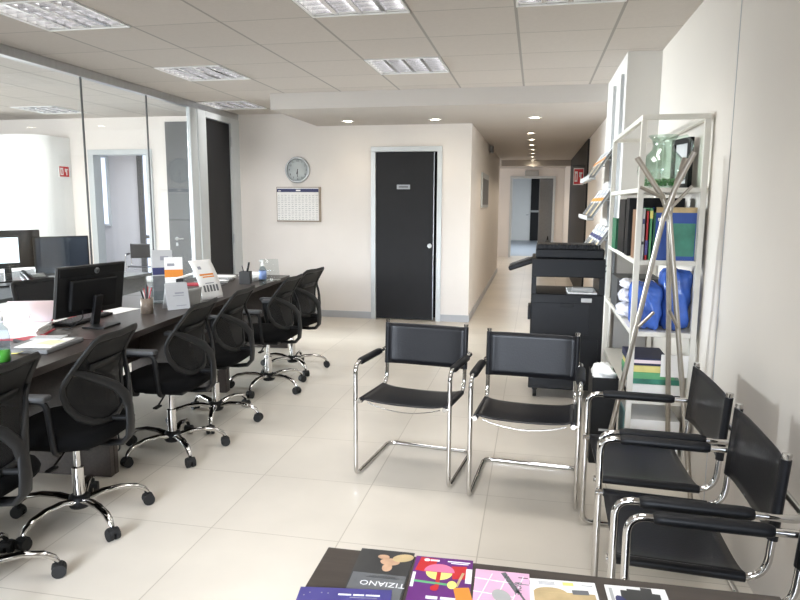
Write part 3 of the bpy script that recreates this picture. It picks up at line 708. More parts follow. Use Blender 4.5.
b = MB().cyl((0, 0, .165), (0, 0, .185), .014); b.cyl((0, 0, .185), (0, 0, .205), .006); b.box((-.012, 0, .208), (.045, .014, .01), .004); b.build('pump', m_white, t)
for (x, y, rz, s, lb) in [(-2.90, 5.44, 40, .17, 'clear acrylic sign holder in front of the dark partition door'), (-2.40, 5.72, 20, .20, 'clear acrylic sign holder in front of the white wall')]:
    t = thing('acrylic_holder', lb, 'sign holder', (x, y, .74), R(rz), 'clear acrylic sign holders')
    MB().sheet([[(-s / 2, 0, 0), (s / 2, 0, 0)], [(-s / 2 * .8, .02, s * 1.0), (s / 2 * .8, .02, s * 1.0)]], .003).build('panel', m_acryl, t)
    MB().box((0, .03, .002), (s, .09, .004)).build('foot', m_acryl, t)

# under the desk: computer with cables
t = thing('computer_tower', 'grey computer tower under the desk beside the side panel', 'computer', (-2.60, 3.17, 0), DA)
MB().box((0, 0, .21), (.42, .18, .42), .006).build('case', m_dgrey, t)
b = MB()
for k in range(4): b.box((.2105, -.04, .1 + k * .07), (.002, .07, .04), .0, 0)
b.build('slot_cover', m_greyp, t)
for k, (z, z2, mm_) in enumerate([(.33, .16, m_paper_g), (.28, .05, m_rubber), (.30, .22, m_paper_g), (.24, .03, m_dgrey)]):
    MB().sweep(fil([(.21, -.05 + .03 * k, z), (.29, -.04 + .03 * k, z - .02), (.30, .0 + .02 * k, z2), (.215, -.06 + .04 * k, z2 - .01)], .04), .005, None, 8).build('cable', mm_, t)

# ------------------------------------------------------------------ behind the glass
def flat_monitor(label, loc, rz, scr, w=.53, h=.32, zc=.26):
    t = thing('computer_monitor', label, 'monitor', loc, rz)
    MB().box((0, .012, zc), (w, .03, h), .005).build('screen_frame', m_bezel, t)
    MB().box((0, -.0045, zc + .005), (w - .03, .003, h - .035)).build('screen', scr, t)
    MB().box((0, .05, .13), (.06, .025, .22), .004).build('stand_neck', m_bezel, t)
    MB().box((0, .04, .006), (.22, .19, .012), .004).build('stand_base', m_bezel, t)
    return t
flat_monitor('dark switched off monitor behind the glass, beside the fire extinguisher', (-4.33, 5.42, .74), R(56), m_screen, .48, .36, .215)
flat_monitor('monitor with a lit white screen behind the glass at the picture edge', (-4.42, 4.72, .74), R(58), m_lit, .40, .25, .30)
t = thing('computer_monitor', 'black monitor back standing behind the lit screen', 'monitor', (-4.62, 5.08, .74), R(60))
MB().box((0, .0, .29), (.55, .04, .34), .006).build('back_cover', m_bezel, t)
MB().box((0, .03, .11), (.06, .03, .22), .004).build('stand_neck', m_bezel, t)
MB().box((0, .03, .006), (.22, .19, .012), .004).build('stand_base', m_bezel, t)
t = thing('desk_phone', 'grey desk phone with raised handset behind the glass', 'phone', (-4.08, 4.78, .74), R(60))
MB().sheet([[(-.10, -.09, .02), (.10, -.09, .02)], [(-.10, .09, .10), (.10, .09, .10)]], .03).build('body', m_dgrey, t)
MB().sheet([[(-.02, .02, .088), (.08, .02, .088)], [(-.02, .075, .113), (.08, .075, .113)]], .004).build('display', m_ltgrey, t)
MB().sweep([(-.075, -.10, .05), (-.075, -.08, .075), (-.075, 0, .105), (-.075, .08, .13), (-.075, .10, .115)], [.02, .022, .016, .022, .02], None, 10).build('handset', m_plastic, t)
b = MB()
for i in range(4):
    for j in range(3): b.box((0 + j * .03, -.07 + i * .02, .045 + i * .0085), (.018, .012, .008), .002)
b.build('keys', m_greyp, t)
t = thing('keyboard', 'dark keyboard in front of the switched off monitor', 'keyboard', (-4.06, 5.25, .74), R(64))
MB().box((0, 0, .01), (.42, .13, .018), .004).build('case', m_dgrey, t)
b = MB()
for r_ in range(5):
    for c_ in range(14): b.box((-.185 + c_ * .0285, -.045 + r_ * .022, .0215), (.022, .017, .006), .001)
b.build('keys', m_plastic, t)
t = thing('low_cabinet', 'low grey cabinet with a pale top behind the glass', 'cabinet', (-4.7, 7.0, 0))
MB().mm((-.55, -.22, 0), (.55, .22, .55), .004).build('body', m_greyp, t)
MB().mm((-.57, -.24, .55), (.57, .24, .58), .003).build('top', m_ltgrey, t)
for x in (-.275, .275): MB().mm((x - .265, -.235, .03), (x + .265, -.22, .53), .003).build('door', m_greyp, t)
t = thing('fire_extinguisher', 'red fire extinguisher with black hose on the wall behind the glass', 'fire extinguisher', (-6.12, 7.96, .0))
MB().lathe([(0, .42), (.06, .42), (.07, .44), (.07, .70), (.055, .76), (.02, .79), (0, .79)], (0, 0, 0), 20).build('cylinder', m_redsign, t)
b = MB().cyl((0, 0, .78), (0, 0, .84), .018); b.box((.02, 0, .86), (.12, .02, .02), .005); b.build('valve', m_plastic, t)
MB().sweep(fil([(0, -.02, .83), (.0, -.10, .95), (.09, -.08, .90), (.10, -.06, .60)], .05), .010, None, 8).build('hose', m_rubber, t)
MB().box((0, .08, .64), (.10, .03, .06)).build('bracket', m_dgrey, t)
def exit_sign(label, loc, w, h, bracket=None):
    t = thing('exit_sign', label, 'exit sign', loc, 0, 'fire point signs')
    b = MB().box((0, 0, 0), (w, .012, h), .001).box((0, -.0065, 0), (w * .90, .001, h * .90), 0, 1)
    b.box((-w * .24, -.0075, 0), (w * .28, .001, h * .62), 0, 0)
    b.box((w * .22, -.0075, -h * .08), (w * .10, .001, h * .46), 0, 0).box((w * .22, -.0075, h * .2), (w * .26, .001, h * .10), 0, 0).box((w * .1, -.0075, h * .12), (w * .08, .001, h * .3), 0, 0)
    b.box((-w * .24, -.0085, -h * .02), (w * .10, .001, h * .40), 0, 1)
    b.build('panel', [m_paper, m_redsign], t)
    if bracket: MB().cyl(bracket[0], bracket[1], .012, None, 8).build('bracket', m_dgrey, t)
    return t
exit_sign('red and white fire sign on the rounded wall behind the glass', (-6.203, 7.90, 1.85), .2, .15).rotation_euler.z = R(90)
bpy.context.view_layer.update()
exit_sign('red and white fire sign hanging from a bar in the corridor', (.62, 10.5, 1.87), .15, .25, ((-.09, 0, .155), (.10, 0, .155)))

# ------------------------------------------------------------------ back wall items
t = thing('wall_clock', 'round silver wall clock above the calendar', 'clock', (-2.962, 8.06, 1.865))
Mc = Matrix.Rotation(R(90), 4, 'X')
MB().lathe([(.162, 0), (.166, .012), (.160, .034), (.146, .040), (.140, .030), (.140, .0), (.162, 0)], (0, 0, 0), 48, 0, Mc).build('rim', m_alu, t)
b = MB().lathe([(0, .012), (.142, .012), (.142, .006), (0, .006)], (0, 0, 0), 48, 0, Mc)
b.build('dial', m_dial, t)
b = MB()
for k in range(12):
    a = R(30 * k); nm = str(k if k else 12)
    b.text(nm, .034, Mc @ Matrix.Translation((.112 * math.sin(a), .112 * math.cos(a), .0128)), 0)
b.build('numerals', m_ink, t)
for a, l, wd in ((195, .065, .009), (180, .10, .006)):
    b = MB().box((0, l / 2 - .012, .016 if l < .08 else .018), (wd, l, .0015), 0, 0, (0, 0, 0), 2, Mc @ Matrix.Rotation(-R(a), 4, 'Z')); b.build('hand', m_ink, t)
t = thing('wall_calendar', 'white wall planner calendar with a blue header strip', 'calendar', (-2.955, 8.06, 1.434))
w_, h_ = .588, .44
b = MB().box((0, -.011, 0), (w_, .022, h_), .002); b.build('frame', m_calframe, t)
b = MB().box((-.008, -.0235, .004), (w_ - .034, .003, h_ - .028), 0, 0).box((-.008, -.0255, h_ / 2 - .044), (w_ - .034, .001, .042), 0, 1)
b.box((0, -.0263, h_ / 2 - .044), (.06, .0008, .018), 0, 0).box((-.25, -.0263, h_ / 2 - .050), (.035, .0008, .010), 0, 0)
for r_ in range(14):
    for c_ in range(12):
        b.box((-.262 + c_ * .046, -.0252, .115 - r_ * .0235), (.030 if (r_ + c_) % 3 else .018, .0006, .0045), 0, 2)
b.build('sheet', [m_paper, m_navy, m_greyink], t)

# corridor fittings
t = thing('wall_display', 'narrow grey framed display on the corridor wall', 'display', (-.775, 10.2, 1.65), 0)
MB().box((.012, 0, 0), (.022, 1.25, .50), .004).build('frame', m_alu_pale, t)
MB().box((.024, 0, -.02), (.003, 1.1, .38)).build('panel', m_greyprint, t)
tag(MB().box((.05, 0, 0), (.06, .16, .10), .01).box((.05, 0, -.055), (.05, .14, .01), 0, 1).build('wall_lamp', [m_greyp, m_ltgrey], None, (-.775, 10.9, 2.32)), 'small grey wall lamp high on the corridor wall', 'lamp')
tag(MB().box((0, 0, 0), (.36, .07, .14), .01).build('emergency_light', m_ltgrey, None, (-.13, 18.365, 2.27)), 'pale emergency light box over the doorway at the corridor end', 'light')
t = thing('fire_extinguisher', 'dark extinguisher standing by the doorway at the corridor end', 'fire extinguisher', (.34, 18.2, 0))
MB().lathe([(0, 0), (.07, 0), (.075, .02), (.075, .42), (.05, .49), (0, .5)], (0, 0, 0), 16).build('cylinder', m_dgrey, t)
MB().cyl((0, 0, .49), (0, 0, .6), .03, .015).build('valve', m_plastic, t)

# ------------------------------------------------------------------ leaflet rack on the pillar
t = thing('leaflet_rack', 'white wall rack with three sloping leaflet shelves on the pillar', 'rack', (.62, 6.0, 0))
for y in (-.62, -.1): MB().box((-.012, y, 1.55), (.022, .035, 1.75), .003).build('rail', m_alu, t)
YN, YF = 5.49, 6.55
rows = [1.665, 1.345, 1.03]
sn, bn = math.sin(R(33)), math.cos(R(33))
for z in rows:
    b = MB().sheet([[(-.177, YN - 6.0, z), (-.177, YF - 6.0, z)], [(-.177 + .27 * sn, YN - 6.0, z + .27 * bn), (-.177 + .27 * sn, YF - 6.0, z + .27 * bn)]], .006)
    b.build('shelf_board', m_ltgrey, t)
    b = MB().box((-.190, (YN + YF) / 2 - 6.0, z - .005), (.05, YF - YN, .02), .004).box((-.215, (YN + YF) / 2 - 6.0, z + .008), (.004, YF - YN, .03), .001); b.build('lip', m_ltgrey, t)
    for y in (YN + .05, YF - .05):
        MB().cyl((-.165 + .17 * sn, y - 6, z + .17 * bn), (-.005, y - 6, z + .17 * bn), .006, None, 8).build('bracket', m_alu, t)
rn = ['top', 'middle', 'lowest']; cn = ['first', 'second', 'third', 'fourth']
proto = None
for i, z in enumerate(rows):
    for k in range(4):
        b = MB(); lw, lh = .225, .275
        leaf(b, lw, lh, Matrix.Identity(4), 0, [(.56, .68, -.5, .5, 1), (.02, .50, -.46, -.06, 2), (.02, .50, .05, .46, 3), (.78, .85, -.3, .2, 4)], .006)
        o = b.build('leaflet', [m_paper_g, m_orange if i < 2 else m_navy, m_greyprint, m_darkp if k % 2 else m_tan, m_greyink], None)
        y = YN + .13 + k * .265
        # leaflet leaning on the sloping board, facing the corridor
        o.matrix_world = Matrix.Translation((  .62 - .177 - .012, y, z + .008)) @ Matrix.Rotation(R(33), 4, 'Y') @ Matrix.Rotation(R(-90), 4, 'Z')
        tag(o, '%s leaflet from the camera side on the %s rack shelf, with %s band' % (cn[k], rn[i], 'an orange' if i < 2 else 'a navy'), 'leaflet', 'leaflets in the wall rack')

# ------------------------------------------------------------------ copier
t = thing('copier', 'large black office copier on casters beside the white shelf', 'copier', (.25, 5.262, 0))
P0, P1 = -.262, .262
b = MB().mm((P0, -.30, .075), (P1, .21, .80), .008); b.build('body', m_print, t)
b = MB().mm((P0 + .012, -.306, .50), (P1 - .10, -.30, .735), .003).mm((P0 + .012, -.306, .10), (P1 - .03, -.30, .47), .003); b.build('side_panel', m_print2, t)
b = MB().mm((-.05, -.312, .705), (.05, -.304, .735), .003); b.build('grip', m_print, t)
MB().mm((.10, -.309, .745), (.175, -.301, .775), .002).build('sticker', m_paper_g, t)
for qa, qb in (((P0, -.30, .80), (P0 + .035, -.24, .925)), ((P1 - .04, -.30, .80), (P1, .20, .925)), ((P0, .15, .80), (P0 + .035, .21, .925))): MB().mm(qa, qb).build('gap_post', m_print, t)
b = MB().mm((P0, -.30, .925), (P1, .21, 1.06), .006); b.build('scanner', m_print, t)
b = MB().mm((P0 + .025, -.28, 1.06), (P1 - .01, .19, 1.135), .012).mm((P0 + .03, -.29, 1.125), (P1 - .06, -.02, 1.165), .01); 
for k in range(14): b.box((P0 + .06 + k * .032, -.285, 1.15), (.012, .03, .035), .003)
b.build('document_feeder', m_print2, t)
b = MB().box((-.345, -.12, 1.005), (.19, .26, .035), .012, 0, (0, R(-20), 0), 3); a = b.build('control_panel', m_print, t)
MB().box((-.352, -.12, 1.0245), (.14, .19, .003), .001, 0, (0, R(-20), 0)).build('touch_screen', m_dgrey, a)
tag(MB().box((0, 0, .006), (.21, .297, .012), .001).box((.03, -.10, .013), (.12, .02, .002), 0, 1).build('paper_stack', [m_paper, m_greyink], None, (.36, 5.15, .80)), 'white printed sheets lying in the copier output gap', 'paper')
tag(MB().box((0, 0, .02), (.15, .06, .03), .004).build('stapler_tray', m_ltgrey, None, (.36, 5.03, .812)), 'pale grey tray at the front of the copier output gap', 'tray')
b = MB().sweep(fil([(P1, -.20, 1.0), (P1 + .035, -.19, 1.02), (P1 + .03, -.15, .97), (P1, -.14, .95)], .015), .006, None, 8); b.build('cable', m_rubber, t)
b = MB().mm((P0 - .02, -.29, .60), (P0, -.10, .70), .004); b.build('tray_handle', m_print2, t)
for x in (P0 + .05, P1 - .05):
    for y in (-.25, .16):
        q = MB().cyl((x - .014, y, .035), (x + .014, y, .035), .035, None, 14); q.box((x, y, .07), (.04, .05, .02)); q.build('caster', m_rubber, t)

# ------------------------------------------------------------------ white shelf unit
SX0, SX1, SY0, SY1 = .515, .845, 3.62, 4.94
t = thing('shelf_unit', 'white metal shelf unit crammed with books and folders', 'shelf', (.67, 4.3, 0))
cx, cy = .67, 4.3
for x in (SX0, SX1 - .028):
    for y in (SY0, SY1 - .03): MB().mm((x - cx, y - cy, 0), (x + .028 - cx, y + .03 - cy, 1.884), .001).build('post', m_shelf, t)
LV = [.10, .42, .79, 1.17, 1.545]
for z in LV: MB().mm((SX0 + .005 - cx, SY0 + .005 - cy, z - .025), (SX1 - .005 - cx, SY1 - .005 - cy, z), .002).build('shelf_board', m_shelf, t)
b = MB()
for x in (SX0 + .002, SX1 - .026): b.mm((x - cx, SY0 - cy, 1.885), (x + .024 - cx, SY1 - cy, 1.91))
for y in (SY0, SY1 - .024): b.mm((SX0 + .026 - cx, y - cy, 1.885), (SX1 - .026 - cx, y + .024 - cy, 1.91))
b.build('top_frame', m_shelf, t)
def rb(name, label, cat, a, b_, m, bev=.002, group=None, rz=0, extra=None):
    """a box-shaped thing given by two corners"""
    c = [(a[0] + b_[0]) / 2, (a[1] + b_[1]) / 2, min(a[2], b_[2])]; d_ = [abs(b_[i] - a[i]) for i in range(3)]
    q = MB().box((0, 0, d_[2] / 2), d_, bev)
    ms = [m]
    if extra:
        for (c2, d2, m2) in extra: q.box(c2, d2, 0, len(ms)); ms.append(m2)
    return tag(q.build(name, ms, None, c, rz), label, cat, group)
GB = 'books and files on the shelf'
def book(label, x0, x1, y0, y1, z, h, m, bands=(), cover=False):
    """upright book, spine to the camera: boards, page block, bands on the spine"""
    b = thing('book', label, 'book', ((x0 + x1) / 2, (y0 + y1) / 2, z), 0, GB)
    wx, wy = x1 - x0, y1 - y0; q = MB()
    tb = .003
    if cover:   # front board faces the camera
        q.mm((-wx / 2, -wy / 2, 0), (wx / 2, -wy / 2 + tb, h)).mm((-wx / 2, wy / 2 - tb, 0), (wx / 2, wy / 2, h)).mm((-wx / 2, -wy / 2, 0), (-wx / 2 + tb, wy / 2, h))
    else:
        q.mm((-wx / 2, -wy / 2, 0), (-wx / 2 + tb, wy / 2, h)).mm((wx / 2 - tb, -wy / 2, 0), (wx / 2, wy / 2, h)).mm((-wx / 2, -wy / 2, 0), (wx / 2, -wy / 2 + tb, h))
    ms = [m]
    for z0, z1, x0_, x1_, m2 in bands:
        q.mm((-wx / 2 + wx * x0_, -wy / 2 - .0008, h * z0), (-wx / 2 + wx * x1_, -wy / 2 + .0002, h * z1), 0, len(ms)); ms.append(m2)
    q.build('cover', ms, b)
    MB().mm((-wx / 2 + .004, -wy / 2 + .004, .004), (wx / 2 - .004, wy / 2 - .004, h - .004)).build('pages', m_paper, b)
    return b
Z3 = LV[3]
book('large blue book with a green picture, its cover facing out', .605, .815, 3.655, 3.69, Z3, .275, m_blue, [(.90, 1, 0, 1, m_tan), (.08, .70, .42, .98, m_teal), (.74, .80, .1, .3, m_whiteink), (.0, 1, 0, .05, m_bookg)], True)
book('slim book with a white and brown spine at the row end', .528, .545, 3.66, 3.86, Z3, .262, m_brown, [(.55, .66, 0, 1, m_redsign), (.66, 1, 0, 1, m_darkp), (.0, .4, 0, 1, m_paper)])
book('pale grey book next to the brown spine', .548, .566, 3.66, 3.87, Z3, .268, m_paper_g, [(.7, .8, .2, .8, m_navy), (.3, .36, .2, .8, m_ink)])
book('narrow book with a bright red spine', .569, .583, 3.66, 3.87, Z3, .255, m_redsign, [(.1, .4, 0, 1, m_indigo)])
book('green book with yellow strip between red spine and blue cover', .586, .602, 3.66, 3.87, Z3, .27, m_folder_g, [(.8, .95, 0, 1, m_yellow)])
rb('box_file', 'black box file behind the upright books', 'box file', (.515, 3.93, Z3), (.81, 4.05, Z3 + .325), m_plastic, .003, GB, 0, [((0, -.061, .2), (.05, .002, .08), m_paper_g)])
rb('box_file', 'black lever file standing by the open side of the shelf', 'box file', (.52, 4.14, Z3), (.60, 4.42, Z3 + .32), m_plastic, .003, GB)
book('dark green book showing at the open side of the shelf', .515, .555, 4.48, 4.70, Z3, .20, m_bookg)
# top shelf: jug, frame
Z4 = LV[4]
t = thing('glass_jug', 'big round glass jug with green stones in the bottom', 'jug', (.665, 3.86, Z4))
pr = [(0, .002), (.055, .002), (.085, .016), (.118, .05), (.129, .095), (.118, .14), (.086, .178), (.060, .205), (.053, .23), (.060, .258), (.080, .282)]
inn = [(r_ - .005 if r_ > .01 else 0, z + (.006 if k < 3 else 0)) for k, (r_, z) in enumerate(pr)][::-1]
MB().lathe(pr + inn, (0, 0, 0), 36).build('body', m_jugg, t)
b = MB()
for k in range(60):
    a, rr = random.uniform(0, 6.28), .088 * math.sqrt(random.random()); b.lathe([(0, -.009), (.009, -.004), (.009, .004), (0, .009)], (rr * math.cos(a), rr * math.sin(a), .022 + .008 * (k % 4)), 6)
b.build('glass_stones', m_green_st, t)['kind'] = 'stuff'
MB().sweep([(.07 * 1, 0, .265), (.115, 0, .275), (.145, 0, .24), (.145, 0, .18), (.108, 0, .145)], .009, None, 10).build('handle', m_jugg, t).rotation_euler.z = R(-20)
t = thing('picture_frame', 'black picture frame behind the glass jug', 'picture frame', (.795, 4.02, Z4), R(-76))
b = MB()
for sx, sz, dx, dz in ((-1, 0, .03, .28), (1, 0, .03, .28), (0, -1, .22, .03), (0, 1, .22, .03)): b.box((sx * .095, 0, .14 + sz * .125), (dx, .025, dz), .002)
b.build('frame', m_plastic, t); MB().box((0, .004, .14), (.17, .006, .23)).build('picture', m_paper_g, t)
# third shelf: blue film bag and clear packages
Z2 = LV[2]
def lump(name, label, cat, c, d, m, seed, amp=.18, group=None, rz=0, p=2.6):
    rnd = random.Random(seed); ph = [rnd.uniform(0, 6.28) for _ in range(9)]
    vs = []; fs = []; n, k = 40, 20
    for i in range(k + 1):
        th_ = math.pi * i / k
        for j in range(n):
            a = 2 * math.pi * j / n
            x, y, z = math.sin(th_) * math.cos(a), math.sin(th_) * math.sin(a), math.cos(th_)
            q = (abs(x) ** p + abs(y) ** p + abs(z) ** p) ** (-1 / p)
            f = 1 + amp * (math.sin(3 * a + ph[0] + 2 * z) * .4 + math.sin(7 * a + ph[1] + 4 * z) * .3 + math.sin(11 * z + ph[2] + 2 * a) * .3 + math.sin(13 * a + 9 * z + ph[3]) * .25) * math.sin(th_)
            vs.append((x * q * f * d[0] / 2, y * q * f * d[1] / 2, d[2] / 2 + max(-.499, min(.62, z * q * f * .5)) * d[2]))
    for i in range(k):
        for j in range(n):
            j2 = (j + 1) % n; fs.append([i * n + j, (i + 1) * n + j, (i + 1) * n + j2, i * n + j2])
    o = MB().add(vs, fs, 0, True).build(name, m, None, c, rz)
    return tag(o, label, cat, group)
lump('plastic_bag', 'tall blue plastic bag bulging at the wall side of the shelf', 'plastic bag', (.752, 3.79, Z2), (.145, .26, .32), m_bluebag, 3, .13, None, 0, 5)
lump('plastic_bag', 'flat blue plastic bag lying behind the coat stand', 'plastic bag', (.605, 3.80, Z2), (.145, .28, .245), m_bluebag, 5, .13, None, 0, 6)
for k, (x, y, z, d_) in enumerate([(.565, 4.12, Z2, (.12, .24, .085)), (.57, 4.13, Z2 + .088, (.115, .22, .08)), (.575, 4.12, Z2 + .172, (.11, .22, .055))]):
    lump('film_package', ['crinkled clear film package, bottom one beside the blue bags', 'crinkled clear film package, middle one beside the blue bags', 'crinkled clear film package, topmost beside the blue bags'][k], 'package', (x, y, z), d_, m_film, 20 + k, .22, 'crinkled film packages')
rb('storage_box', 'dark grey box deep on the shelf behind the blue bags', 'box', (.53, 4.40, Z2), (.80, 4.72, Z2 + .20), m_dgrey)
# second shelf: folders
Z1 = LV[1]
z = Z1
rb('folder', 'black flat folder lowest in the folder stack', 'folder', (.525, 3.66, z), (.80, 3.94, z + .022), m_plastic); z += .022
rb('paper_ream', 'thick white paper stack under the green folders', 'paper', (.53, 3.655, z), (.805, 3.95, z + .055), m_paper); z += .055
rb('folder', 'dark teal folder under the light green one', 'folder', (.525, 3.66, z), (.79, 3.95, z + .03), m_teal, .002); z += .03
rb('folder', 'light green folder in the stack', 'folder', (.525, 3.655, z), (.76, 3.96, z + .035), m_folder_g, .002); z += .035
rb('folder', 'pale yellow folder on the light green one', 'folder', (.53, 3.66, z), (.75, 3.96, z + .035), m_folder_y, .002); z += .035
rb('folder', 'navy folder with a pinkish paper edge topping the stack', 'folder', (.525, 3.67, z), (.73, 3.97, z + .04), m_folder_n, .002, None, 0, [((-.02, -.151, .022), (.16, .003, .018), m_pinkw)])
tag(MB().box((0, 0, .06), (.135, .002, .12)).build('paper_sheet', m_paper, None, (.745, 3.612, .555), 0), 'white paper sheet hung on the shelf front below the blue bags', 'paper')
# bottom shelf
Z0 = LV[0]
rb('paper_ream', 'broad white paper stack on the bottom shelf', 'paper', (.535, 3.65, Z0), (.80, 3.98, Z0 + .20), m_paper, .003)
rb('folder', 'thin light teal folder standing beside the bottom paper stack', 'folder', (.524, 3.66, Z0), (.532, 3.95, Z0 + .21), mat('pale teal card', (150, 200, 200), .5), .001)
# bin
t = thing('waste_bin', 'black box bin with crumpled paper beside the shelf', 'bin', (.415, 3.86, 0))
b = MB(); 
for sx, sy, dx, dy in ((-1, 0, .006, .26), (1, 0, .006, .26), (0, -1, .14, .006), (0, 1, .14, .006)): b.box((sx * .067, sy * .127, .25), (dx, dy, .50))
b.box((0, 0, .01), (.14, .26, .02)); b.build('body', m_plastic, t)
MB().box((.0, -.131, .20), (.05, .001, .012)).build('sticker', m_paper_g, t)
lump('crumpled_paper', 'crumpled white paper on top of the black bin', 'paper', (.412, 3.86, .44), (.12, .22, .11), m_paper, 40, .30)

# ------------------------------------------------------------------ coat stand of crossing steel tubes
t = thing('coat_stand', 'steel coat stand of crossing tubes in front of the white shelf', 'coat stand', (.60, 3.36, 0))
o_ = Vector((.60, 3.36, 0))
def tb(name, pts, r=.0125):
    b = MB().sweep(fil([Vector(p) - o_ for p in pts], .10, 5), r, None, 14); return b.build(name, m_steel, t)
tb('tube', [(.365, 3.42, 0), (.595, 3.335, 1.40), (.632, 3.335, 1.52), (.708, 3.31, 1.70)])
tb('tube', [(.80, 3.30, 0), (.628, 3.365, 1.40), (.592, 3.365, 1.49), (.462, 3.35, 1.68)])
tb('tube', [(.735, 3.54, 0), (.632, 3.395, 1.40), (.640, 3.395, 1.50), (.690, 3.42, 1.68)])
for a, c in [((.59, 3.35, 1.49), (.482, 3.33, 1.54)), ((.635, 3.36, 1.45), (.712, 3.33, 1.545)), ((.517, 3.36, .865), (.575, 3.32, .945)), ((.692, 3.33, .87), (.645, 3.31, .955))]:
    MB().cyl(Vector(a) - o_, Vector(c) - o_, .008, None, 10).build('peg', m_steel, t)

# ------------------------------------------------------------------ magazine table
t = thing('side_table', 'dark wood table spread with leaflets in front of the chairs', 'table', (.012, .862, 0), R(.3))
MB().mm((-.415, -.40, .71), (.46, .388, .74), .002).build('table_top', m_table, t)
for sx in (-.38, .42):
    for sy in (-.36, .34): MB().box((sx, sy, .355), (.05, .05, .71), .003).build('leg', m_table, t)
GM = 'leaflets on the dark table'
def flyer(label, cx_, cy_, w, h, rz, base, z=.74, th=.0025):
    """leaflet lying on the table; printed shapes are added in its own plane, x to its width, y up the page as seen from the chairs' side"""
    return dict(label=label, c=(cx_, cy_, z), rz=rz, w=w, h=h, th=th, b=MB().box((0, 0, th / 2), (w, h, th)), ms=[base])
def fm(f, m):
    if m not in f['ms']: f['ms'].append(m)
    return f['ms'].index(m)
def fbox(f, x, y, w, h, m, rz=0, lift=0): f['b'].box((x, y, f['th'] + .0002 + lift), (w, h, .0004), 0, fm(f, m), (0, 0, rz))
def fdisc(f, x, y, rx, ry, m, lift=0, a0=0, a1=360, rz=0):
    pts = [(rx * math.cos(R(a)), ry * math.sin(R(a))) for a in [a0 + (a1 - a0) * k / 20 for k in range(21 if a1 - a0 < 360 else 20)]]
    f['b'].poly(pts, .0003, fm(f, m), TR((x, y, f['th'] + .0004 + lift), rz))
def ftext(f, s_, x, y, size, m, rz=0): f['b'].text(s_, size, TR((x, y, f['th'] + .0008), rz), fm(f, m), 'CENTER', .0001)
def fdone(f): return tag(f['b'].build('leaflet', f['ms'], None, (f['c'][0] + .010, f['c'][1] + .010, f['c'][2]), f['rz']), f['label'], 'leaflet', GM)
PI = math.pi
f = flyer('dark leaflet with a pale figure and big upside down lettering', -.284, 1.140, .112, .21, R(1.5), m_darkp)
fbox(f, -.0, -.030, .105, .09, m_greyprint); fdisc(f, .012, .062, .020, .013, m_skin); fdisc(f, .010, .040, .010, .014, m_skin, .0002); fdisc(f, .036, .080, .022, .014, m_tan, .0002, 0, 360, .4); fdisc(f, -.004, .078, .012, .008, m_skin, .0003)
ftext(f, 'TIZIANO', .012, -.018, .022, m_whiteink, PI); fbox(f, .01, .003, .07, .0018, m_greyink); fbox(f, .01, .008, .05, .0015, m_greyink)
fdone(f)
f = flyer('indigo leaflet with small white lettering overlapping the dark one', -.318, .982, .172, .22, R(8), m_indigo, .7428)

for x_, w_ in ((.052, .026), (.026, .020), (.000, .024)): fbox(f, x_, .090, w_, .0042, m_whiteink)
fbox(f, .035, .082, .05, .0012, m_greyink)
for k in range(10): fdisc(f, random.uniform(-.075, .0), random.uniform(.02, .10), .0016, .0016, m_greyink)
fdone(f)
f = flyer('purple leaflet with colourful face and trumpet artwork', -.163, 1.135, .116, .21, R(2.5), m_purple)
fbox(f, -.033, .075, .035, .05, m_redsign, R(-8)); fbox(f, .034, .055, .030, .045, m_redsign, R(6)); fbox(f, .045, -.02, .03, .05, m_orange, R(12))
fdisc(f, -.006, .052, .030, .028, m_pinkd, .0002, 0, 180); fdisc(f, -.006, .050, .026, .026, m_yellow, .0002, 180, 360)
fbox(f, -.006, .025, .008, .05, m_redsign, 0, .0004); fbox(f, -.014, .012, .075, .006, m_folder_g, R(-4), .0005); fdisc(f, .022, .010, .009, .013, m_yellow, .0006); fdisc(f, -.010, -.005, .008, .009, m_redsign, .0006)
fbox(f, .036, .030, .005, .05, m_tan, R(-12), .0004); fbox(f, .052, .045, .012, .05, m_paper, 0, .0005)
fdisc(f, -.034, .092, .006, .005, m_whiteink, .0003); fbox(f, -.018, .092, .018, .006, m_whiteink, 0, .0003); fbox(f, .030, .093, .045, .003, m_whiteink); fbox(f, .032, .087, .035, .002, m_whiteink)
fbox(f, -.012, -.035, .022, .009, m_whiteink); fbox(f, .018, -.034, .028, .007, m_whiteink); fbox(f, -.054, .02, .006, .05, m_paper)
fdone(f)
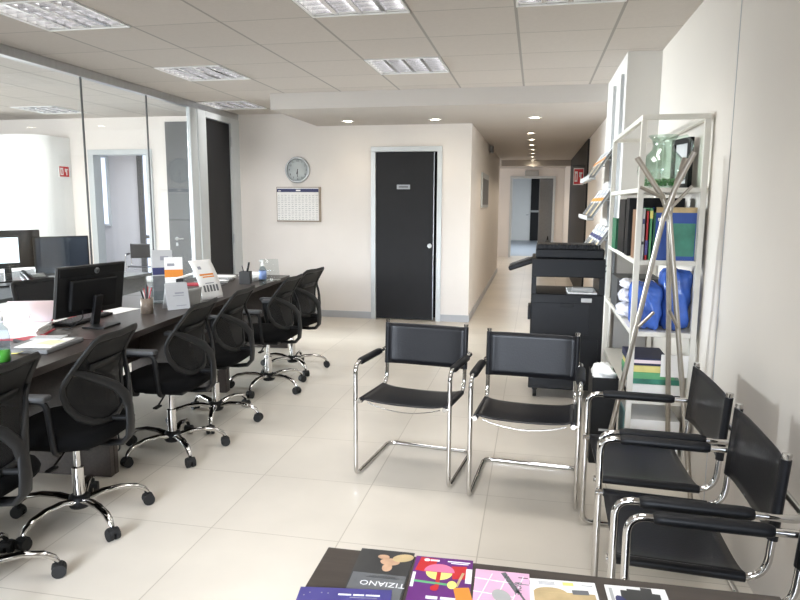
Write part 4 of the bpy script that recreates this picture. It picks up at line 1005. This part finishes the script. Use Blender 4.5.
f = flyer('pink leaflet with white lines and dark slanted strokes', -.047, 1.110, .104, .21, R(1.5), m_pink)
for k in range(4): fbox(f, -.015 + .0 * k, .07 - .045 * k, .075, .0018, m_whiteink, R(-6))
for k in range(3): fbox(f, -.035 + .03 * k, .03, .0018, .13, m_whiteink, R(-14))
fbox(f, .016, .068, .010, .07, m_greyprint, R(24)); fbox(f, .040, .02, .004, .06, m_greyprint, R(24)); fdisc(f, .0, .02, .016, .022, m_ltgrey, .0003, 0, 360, .5)
ftext(f, 'ROLE', .030, .050, .018, m_greyprint, -PI / 2); fbox(f, .040, .088, .018, .002, m_ink); fbox(f, .036, .066, .03, .002, m_greyink)
fdone(f)
f = flyer('white leaflet with a yellow mark and a tan picture', .071, 1.098, .122, .21, R(4), m_paper)
fbox(f, .0, .015, .112, .10, m_tan, 0); fdisc(f, -.025, .062, .03, .016, m_tan, .0003, 0, 180); fbox(f, .03, .068, .03, .014, m_greyprint, R(3), .0003); fbox(f, .010, .093, .020, .010, m_yellow, 0, .0003)
for k in range(3): fbox(f, -.030, .096 - k * .004, .03, .0012, m_greyink)
fbox(f, .045, .092, .02, .0015, m_greyink)
fdone(f)
tag(MB().box((0, 0, .001), (.115, .21, .002)).build('leaflet', m_paper, None, (.061, 1.088, .7380 + .002), R(2)), 'blank white leaflet peeping out under the tan picture one', 'leaflet', GM).location.z = .74
for o in bpy.data.objects:
    if o.get('label') == 'white leaflet with a yellow mark and a tan picture': o.location.z = .7422
f = flyer('white leaflet with a dark skyline photo close to the wall chairs', .203, 1.108, .110, .21, R(3), m_paper)
for k, (x, y, w_, h_) in enumerate([(.0, .075, .035, .04), (.018, .078, .02, .05), (-.02, .065, .02, .05), (.034, .068, .014, .035), (.008, .04, .075, .03)]): fbox(f, x, y, w_, h_, m_darkp if k < 4 else m_greyprint, R(-4), .0001 * k)
fbox(f, -.046, .05, .006, .09, m_ltgrey); fdisc(f, -.03, .05, .010, .022, m_navy, .0005, 0, 360, .3)
fdone(f)
